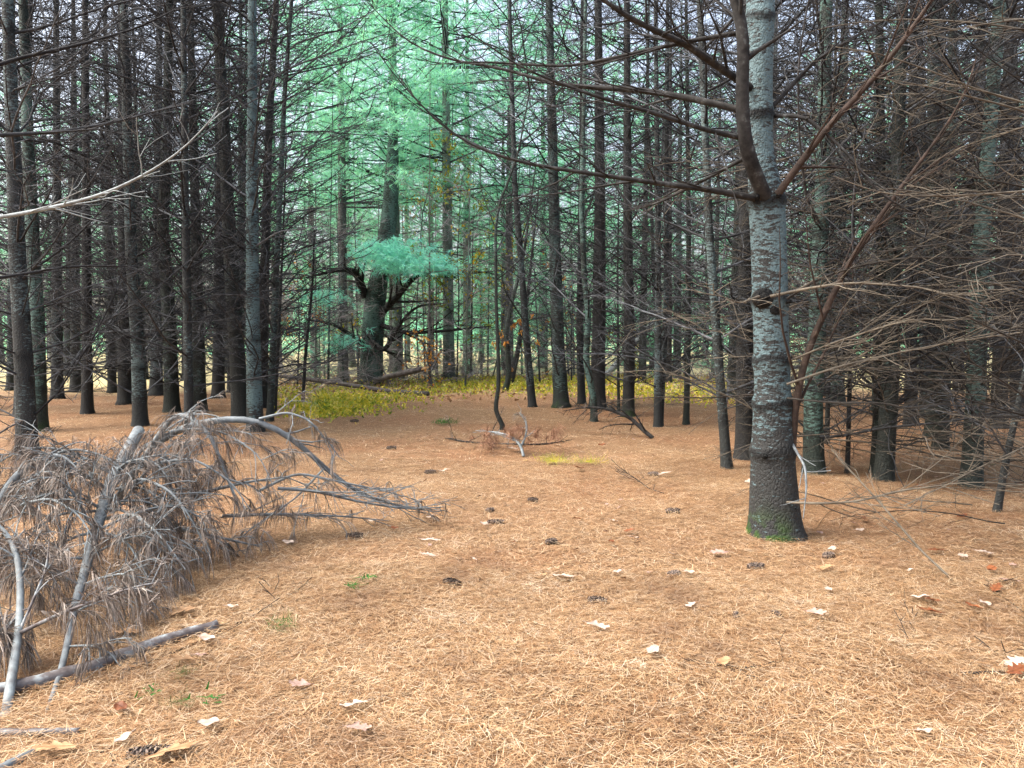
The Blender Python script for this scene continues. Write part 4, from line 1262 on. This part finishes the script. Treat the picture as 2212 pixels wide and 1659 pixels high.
mn, rd = seg([(1410, 946, 12.2), (1390, 930, 12.3), (1362, 902, 12.4), (1330, 888, 12.5), (1288, 879, 12.6), (1255, 881, 12.6), (1215, 888, 12.7)], [.035, .033, .03, .024, .018, .012, .004], 26, AB)
dead_branch(aroot, AB, mn, rd, r, 'limb', .05, nsec=20, seclen=.45, ang=50, ntw=5, twl=.3, rt=.0035, t0=.1, flat=.9, grav=.3)

# fallen whips on the right
for k, (u, v, a, s) in enumerate([(1900, 1120, 2.6, .6), (2100, 1100, 3.0, .7), (2170, 1150, 2.8, .6)]):
    g = G(u, v)
    o = link('fallen_whip', LIB['whip'][k % 9], None, g + UP * .05, Euler((r.uniform(-.5, .5), r.uniform(-.06, .0), a)), s)
    tag(o, 'bare springy dead branch lying on the needles right of the big pine', 'fallen branch', 'bare branches lying right of the big pine')

# ------------------------------------------------------------------ cones
def cone_mesh(seed, L, Rr):
    r = np.random.default_rng(seed)
    mb = MB()
    mb.tube([(x, 0, 0) for x in np.linspace(-L / 2, L / 2, 8)], np.array([.3, .6, .7, .7, .65, .5, .35, .1]) * Rr, 8, True)
    n = 64
    for i in range(n):
        t = (i + .5) / n
        a = i * 2.39996
        x = -L / 2 + L * t
        rr = Rr * (.55 + .5 * math.sin(math.pi * (t * .8 + .12)))
        o = np.array([0, math.cos(a), math.sin(a)])
        s = np.array([0, -math.sin(a), math.cos(a)])
        ax = np.array([1.0, 0, 0])
        l = L * .17
        w = Rr * .42
        p = np.array([x, 0, 0]) + o * rr * .35
        tip = p + o * rr * .7 + ax * l * .55
        v = [p - s * w * .4, p + s * w * .4, p + o * rr * .45 + ax * l * .15 + s * w, tip + s * w * .45, tip - s * w * .45, p + o * rr * .45 + ax * l * .15 - s * w]
        v = np.array(v) + r.normal(0, Rr * .04, (6, 3))
        v2 = v - o * .0012 + ax * .001
        mb.add(np.vstack([v, v2]), [(0, 1, 2, 5), (5, 2, 3, 4), (6, 11, 8, 7), (11, 10, 9, 8), (2, 8, 9, 3), (3, 9, 10, 4), (4, 10, 11, 5)])
    return mb.mesh('pine_cone', M['cone'], False)


CM = [cone_mesh(1, .115, .028), cone_mesh(2, .09, .026), cone_mesh(3, .145, .026)]
for k, (u, v, a, ci, s, lab) in enumerate([
    (974, 1273, -.5, 0, 1, 'dark pine cone lying left of centre in the foreground path'),
    (1289, 1294, -.35, 0, 1, 'dark pine cone with pale scale tips right of the path centre'),
    (1189, 1177, .5, 1, 1, 'small dark pine cone in the middle of the path'),
    (1069, 1128, .1, 2, 1, 'long dark pine cone lying sideways beside a pale leaf'),
    (1454, 1239, .5, 1, 1.1, 'dark pine cone with open scales beside a small pale leaf'),
    (1452, 1108, .05, 0, 1.1, 'small dark pine cone far up the right of the path'),
    (764, 1166, .2, 0, 1.1, 'matted dark pine cone below the bare twig fan'),
    (1150, 1073, -.4, 1, 1.1, 'stubby dark pine cone alone on the far path'),
    (1057, 1098, .6, 1, 1, 'tiny dark pine cone left of the stubby one on the far path'),
    (929, 1015, .1, 0, 1.2, 'dark pine cone near the tips of the fallen fan'),
    (1410, 1026, .2, 1, 1.3, 'dark pine cone beside a pale leaf near the leaning pine'),
    (1631, 1215, .1, 0, 1, 'dark pine cone in front of the big pine foot'),
    (1788, 1203, .3, 1, 1, 'dark pine cone in the leaves right of the big pine foot'),
    (320, 1626, .15, 2, 1.1, 'long open grey brown pine cone beside the orange oak leaf'),
    (1591, 1338, 1.4, 1, .9, 'greyish pine cone half sunk in the needles, left one of a pair'),
    (1678, 1338, 1.9, 1, .9, 'greyish pine cone half sunk in the needles, right one of a pair'),
    (765, 914, .0, 0, 1.3, 'dark cone on the ride below the yellow green patch'),
    (845, 967, .1, 0, 1.2, 'dark cone on the ride left of the forked fallen branch')]):
    g = G(u, v)
    tag(link('pine_cone', CM[ci], None, g + UP * (.016 if k not in (14, 15) else .008), Euler((k * 1.3, 0, a)), s), lab, 'pine cone', 'pine cones on the ride')

# ------------------------------------------------------------------ dry leaves
def leaf_mesh(name, mat, lobes, L, Wd, curl, seed, fold=.1):
    r = np.random.default_rng(seed)
    n, c = 41, 7
    t = np.linspace(0, 1, n)
    env = np.sin(np.pi * np.clip(t, 0, 1) ** .85) ** .7
    lob = (1 - .55 * (.5 - .5 * np.cos(2 * math.pi * lobes * t + .3)) ** 1.0) if lobes else np.ones(n)
    lob2 = (1 - .55 * (.5 - .5 * np.cos(2 * math.pi * lobes * t + .9)) ** 1.0) if lobes else np.ones(n)
    V = []
    for i in range(n):
        for j in range(c):
            s = (j / (c - 1) - .5) * 2
            hw = Wd / 2 * env[i] * (lob[i] if s > 0 else lob2[i]) + .0012
            x = (t[i] - .5) * L + (abs(s) * hw * .55 if lobes else 0)
            y = s * hw
            z = curl * L * (4 * (t[i] - .5) ** 2) * .5 + fold * abs(y) * 1.2 + .004 * math.sin(9 * t[i] + 3 * s + seed) * abs(s)
            V.append((x, y, z + .003))
    mb = MB()
    V = np.array(V)
    q = [(i * c + j, (i + 1) * c + j, (i + 1) * c + j + 1, i * c + j + 1) for i in range(n - 1) for j in range(c - 1)]
    mb.add(V, q)
    mb.tube([V[3] + (-.02, .001, .004), V[3] + (.0, 0, .0015), V[3 + c * (n - 3)] + (0, 0, .0012)], [.0012, .0011, .0006], 4)
    return mb.mesh(name, M[mat])


LM = {}
for mt in ('pale', 'tan', 'red', 'mauve'):
    LM[mt] = [leaf_mesh('oak_leaf', mt + '_leaf', 4, .15, .085, .04, 1, .08), leaf_mesh('oak_leaf', mt + '_leaf', 3, .13, .08, .10, 2, .18), leaf_mesh('dry_leaf', mt + '_leaf', 0, .07, .045, .10, 3, .18)]
LV = [
    (930, 1177, 'pale', 0, .1, 1, 'large pale lobed oak leaf left of the path centre'),
    (1217, 1249, 'pale', 0, -.4, 1, 'white lobed oak leaf lying flat in the path middle'),
    (1290, 1374, 'pale', 1, .15, 1, 'pale curled oak leaf with an orange underside in the near path'),
    (925, 1220, 'pale', 0, -.1, .75, 'smaller pale lobed leaf below the large pale oak leaf'),
    (985, 1214, 'tan', 1, .4, .55, 'small tan leaf right of the smaller pale lobed leaf'),
    (929, 1121, 'pale', 2, .2, 1.1, 'small pale leaf at the tip of the fallen fan'),
    (989, 1140, 'tan', 1, .1, .6, 'yellowish tan leaf left of the long dark cone'),
    (1045, 1139, 'pale', 2, .3, 1.1, 'small pale leaf touching the long dark cone'),
    (852, 1147, 'red', 2, .0, 1, 'small orange red leaf below the fan of twigs'),
    (804, 1133, 'pale', 2, .2, 1.2, 'pale leaf caught under the fan of twigs'),
    (1327, 1129, 'pale', 2, -.7, 1, 'small white leaf far up the right half of the path'),
    (1360, 1149, 'red', 1, -.3, .7, 'russet curled leaf above a small pale one'),
    (1370, 1165, 'pale', 2, .2, 1.2, 'small pale leaf just below the russet curled one'),
    (1334, 1241, 'pale', 2, .1, .9, 'tiny pale leaf between two dark cones'),
    (1410, 1438, 'pale', 2, .9, 1.2, 'small white curled leaf left of the lichened stick'),
    (765, 1561, 'pale', 1, .35, .9, 'narrow pale leaf near the bottom of the path'),
    (775, 1619, 'mauve', 1, .2, .75, 'dark mauve brown folded leaf at the bottom of the path'),
    (1247, 1121, 'red', 2, .1, .9, 'small red brown leaf far on the path'),
    (1107, 1184, 'red', 2, .3, .8, 'faint reddish leaf scrap left of the small middle cone'),
    (120, 1619, 'tan', 0, .25, 1.1, 'long tan leaf near the stub in the bottom left corner'),
    (370, 1640, 'tan', 0, .45, 1.25, 'big orange tan oak leaf with pointed lobes at the bottom left'),
    (450, 1583, 'pale', 2, .3, 1.2, 'oval white leaf right of the bottom left cone'),
    (447, 1403, 'pale', 2, .0, 1.2, 'pale leaf beside the splintered end of the maroon pole'),
    (397, 1443, 'tan', 1, .3, .95, 'upturned pinkish oak leaf below the maroon pole'),
    (433, 1436, 'mauve', 2, .3, .8, 'small mauve leaf right of the upturned pinkish leaf'),
    (648, 1506, 'mauve', 1, .1, .75, 'grey mauve crumpled leaf alone left of the near path'),
    (502, 1339, 'pale', 2, .1, 1, 'pale oval leaf beyond the end of the maroon pole'),
    (397, 1346, 'tan', 0, .3, 1.0, 'wide tan leaf at the edge of the dead needle heap'),
    (277, 1383, 'tan', 0, .2, 1.0, 'yellow tan leaf showing under the dead needle heap'),
    (267, 1603, 'pale', 2, 1.0, 1, 'small pale leaf above the bottom left cone'),
    (262, 1533, 'red', 2, -.5, 1, 'dark brown crumpled leaf below the maroon pole'),
    (622, 1184, 'pale', 2, .1, 1.3, 'pale leaf right of the hanging needles'),
    (573, 1163, 'mauve', 2, .4, 1.3, 'mauve leaf beneath the hanging needles'),
    (1553, 1190, 'mauve', 0, .1, .95, 'pinkish grey oak leaf left of the big pine foot'),
    (1489, 1241, 'pale', 2, .2, 1.1, 'small pale leaf right of the open dark cone'),
    (1492, 1318, 'pale', 1, .7, .65, 'white and brown curled leaf right of the path middle'),
    (1762, 1344, 'mauve', 1, -.2, .85, 'mauve leaf with a thin stalk at right'),
    (1785, 1234, 'tan', 1, .0, .9, 'tan leaf below the big pine foot at right'),
    (1788, 1283, 'pale', 2, .9, 1, 'small white leaf between the tan and the mauve leaf'),
    (1797, 1196, 'pale', 2, .4, 1.1, 'white leaf beside the cone right of the big pine foot'),
    (1858, 1150, 'pale', 2, .0, 1, 'small white leaf under the low whips'),
    (2006, 1330, 'red', 1, -.3, 1.0, 'bright rust leaf at right, lower of two'),
    (2012, 1308, 'red', 1, .2, .8, 'rust leaf at right, upper of two'),
    (1986, 1303, 'pale', 2, -.4, 1.4, 'pale leaf beside the two rust leaves'),
    (2021, 1202, 'red', 0, .2, .9, 'dark russet leaf under the pale propped pole'),
    (2079, 1219, 'pale', 2, 1.0, 1.3, 'white upright leaf right of the propped pole'),
    (2125, 1209, 'pale', 0, -.3, .8, 'white lobed leaf near the right edge'),
    (2140, 1248, 'red', 2, .5, 1.2, 'small orange leaf above the forked dark twig'),
    (2128, 1318, 'pale', 2, .2, 1.1, 'small white leaf beneath the forked dark twig'),
    (2099, 1321, 'red', 2, -.8, 1.1, 'small russet leaf left of the forked dark twig'),
    (2151, 1290, 'red', 0, .8, .9, 'spiky russet leaf caught on the forked dark twig'),
    (2180, 1274, 'mauve', 0, .2, 1.0, 'mauve oak leaf by the forked dark twig'),
    (2198, 1460, 'red', 0, .4, 1.0, 'large russet leaf at the tip of the short grey stick'),
    (2195, 1440, 'pale', 0, .2, .9, 'whitish leaf behind the large russet one at the right edge'),
    (1997, 1593, 'pale', 2, .1, .9, 'tiny pale leaf in the bottom right needles'),
    (1562, 1457, 'tan', 2, .1, 1.1, 'tan leaf tucked against the lichened stick'),
    (2079, 1123, 'red', 2, .1, 1.4, 'red leaf in the whips near the right edge'),
    (1300, 965, 'red', 2, .1, 1.6, 'brown leaf right of the forked fallen branch'),
    (1108, 975, 'pale', 1, .2, 1.1, 'pale leaf left of the butt of the forked fallen branch'),
    (1435, 1027, 'pale', 0, .1, 1.1, 'pale oak leaf near the mottled leaning pine'),
    (1252, 1017, 'red', 2, .2, 1.6, 'small orange leaf below the yellow grass wisps'),
    (1618, 1045, 'pale', 2, .2, 1.5, 'pale leaf between the leaning pine and the big pine'),
    (1650, 1050, 'red', 1, .1, 1.0, 'brown leaf just left of the big pine foot'),
    (958, 1017, 'pale', 2, .3, 1.6, 'pale leaf right of the cone near the fallen fan'),
]
for k, (u, v, mt, ty, a, s, lab) in enumerate(LV):
    g = G(u, v)
    tag(link('oak_leaf' if ty < 2 else 'dry_leaf', LM[mt][ty], None, g + UP * .038, Euler((r.uniform(-.25, .25), r.uniform(-.25, .25), a + math.pi * (k % 2))), s), lab, 'leaf', 'dry leaves on the needles')
r = np.random.default_rng(91)
for k in range(90):                                  # scattered bits nobody could tell apart
    u, v = r.uniform(560, 2200), 930 + 330 * r.random() ** 1.3
    if u < 900 and v > 1000:
        continue
    mt = ('pale', 'tan', 'red', 'mauve')[int(r.integers(4))]
    tag(link('dry_leaf', LM[mt][2], None, G(u, v) + UP * .034, Euler((r.uniform(-.4, .4), r.uniform(-.4, .4), r.uniform(0, 6.28))), r.uniform(.5, 1.0)), 'little dry leaf scrap among the fallen needles', 'leaf', 'little leaf scraps on the needles')

# ------------------------------------------------------------------ green sprigs
def sprig(label, u, v, n, L, mat, spread, name='seedling', w=.003):
    r = np.random.default_rng(int(u))
    mb = MB()
    P = np.array([0, 0, .012]) + r.normal(0, .012 if n < 60 else .10, (n, 3)) * [1, 1, .1]
    mb.add(*tufts(P, np.tile([0, 0, .7], (n, 1)), r, 3, L, w, spread, 0))
    for q_ in P:
        mb.tube([(0, 0, 0), q_ * .5 + (0, 0, .004), q_], [.0012, .001, .0008], 3)
    settle(mb, np.zeros(3))
    tag(link(name, mb.mesh(name, M[mat], False), None, G(u, v)), label, 'plant')


sprig('bright green pine needle tuft on the needles beyond the maroon pole', 605, 1375, 26, .09, 'grass', .9, 'green_sprig')
sprig('tiny teal seedling on the left of the path', 762, 1288, 8, .05, 'grass', .9, w=.014)
sprig('tiny teal seedling just behind the other one', 786, 1274, 7, .05, 'grass', .9, w=.014)
sprig('tiny green sprout below the maroon pole', 323, 1508, 6, .035, 'grass', .9, w=.012)
sprig('tiny pale green sprout right of the other below the maroon pole', 440, 1531, 6, .04, 'grass', .9, w=.012)
sprig('small green grass tuft far on the ride', 959, 919, 110, .10, 'grass', .9, 'grass_tuft', w=.008)
sprig('yellowish grass wisps below the forked fallen branch', 1196, 1000, 120, .13, 'cover', .6, 'grass_tuft')
sprig('thin yellowish grass wisps right of the forked fallen branch', 1270, 1006, 80, .10, 'cover', .6, 'grass_tuft')
sprig('dull green moss tuft below the maroon pole', 395, 1470, 45, .03, 'moss_green', .8, 'moss_tuft')
sprig('dull green moss tuft near the bottom left leaves', 390, 1530, 45, .03, 'moss_green', .8, 'moss_tuft')
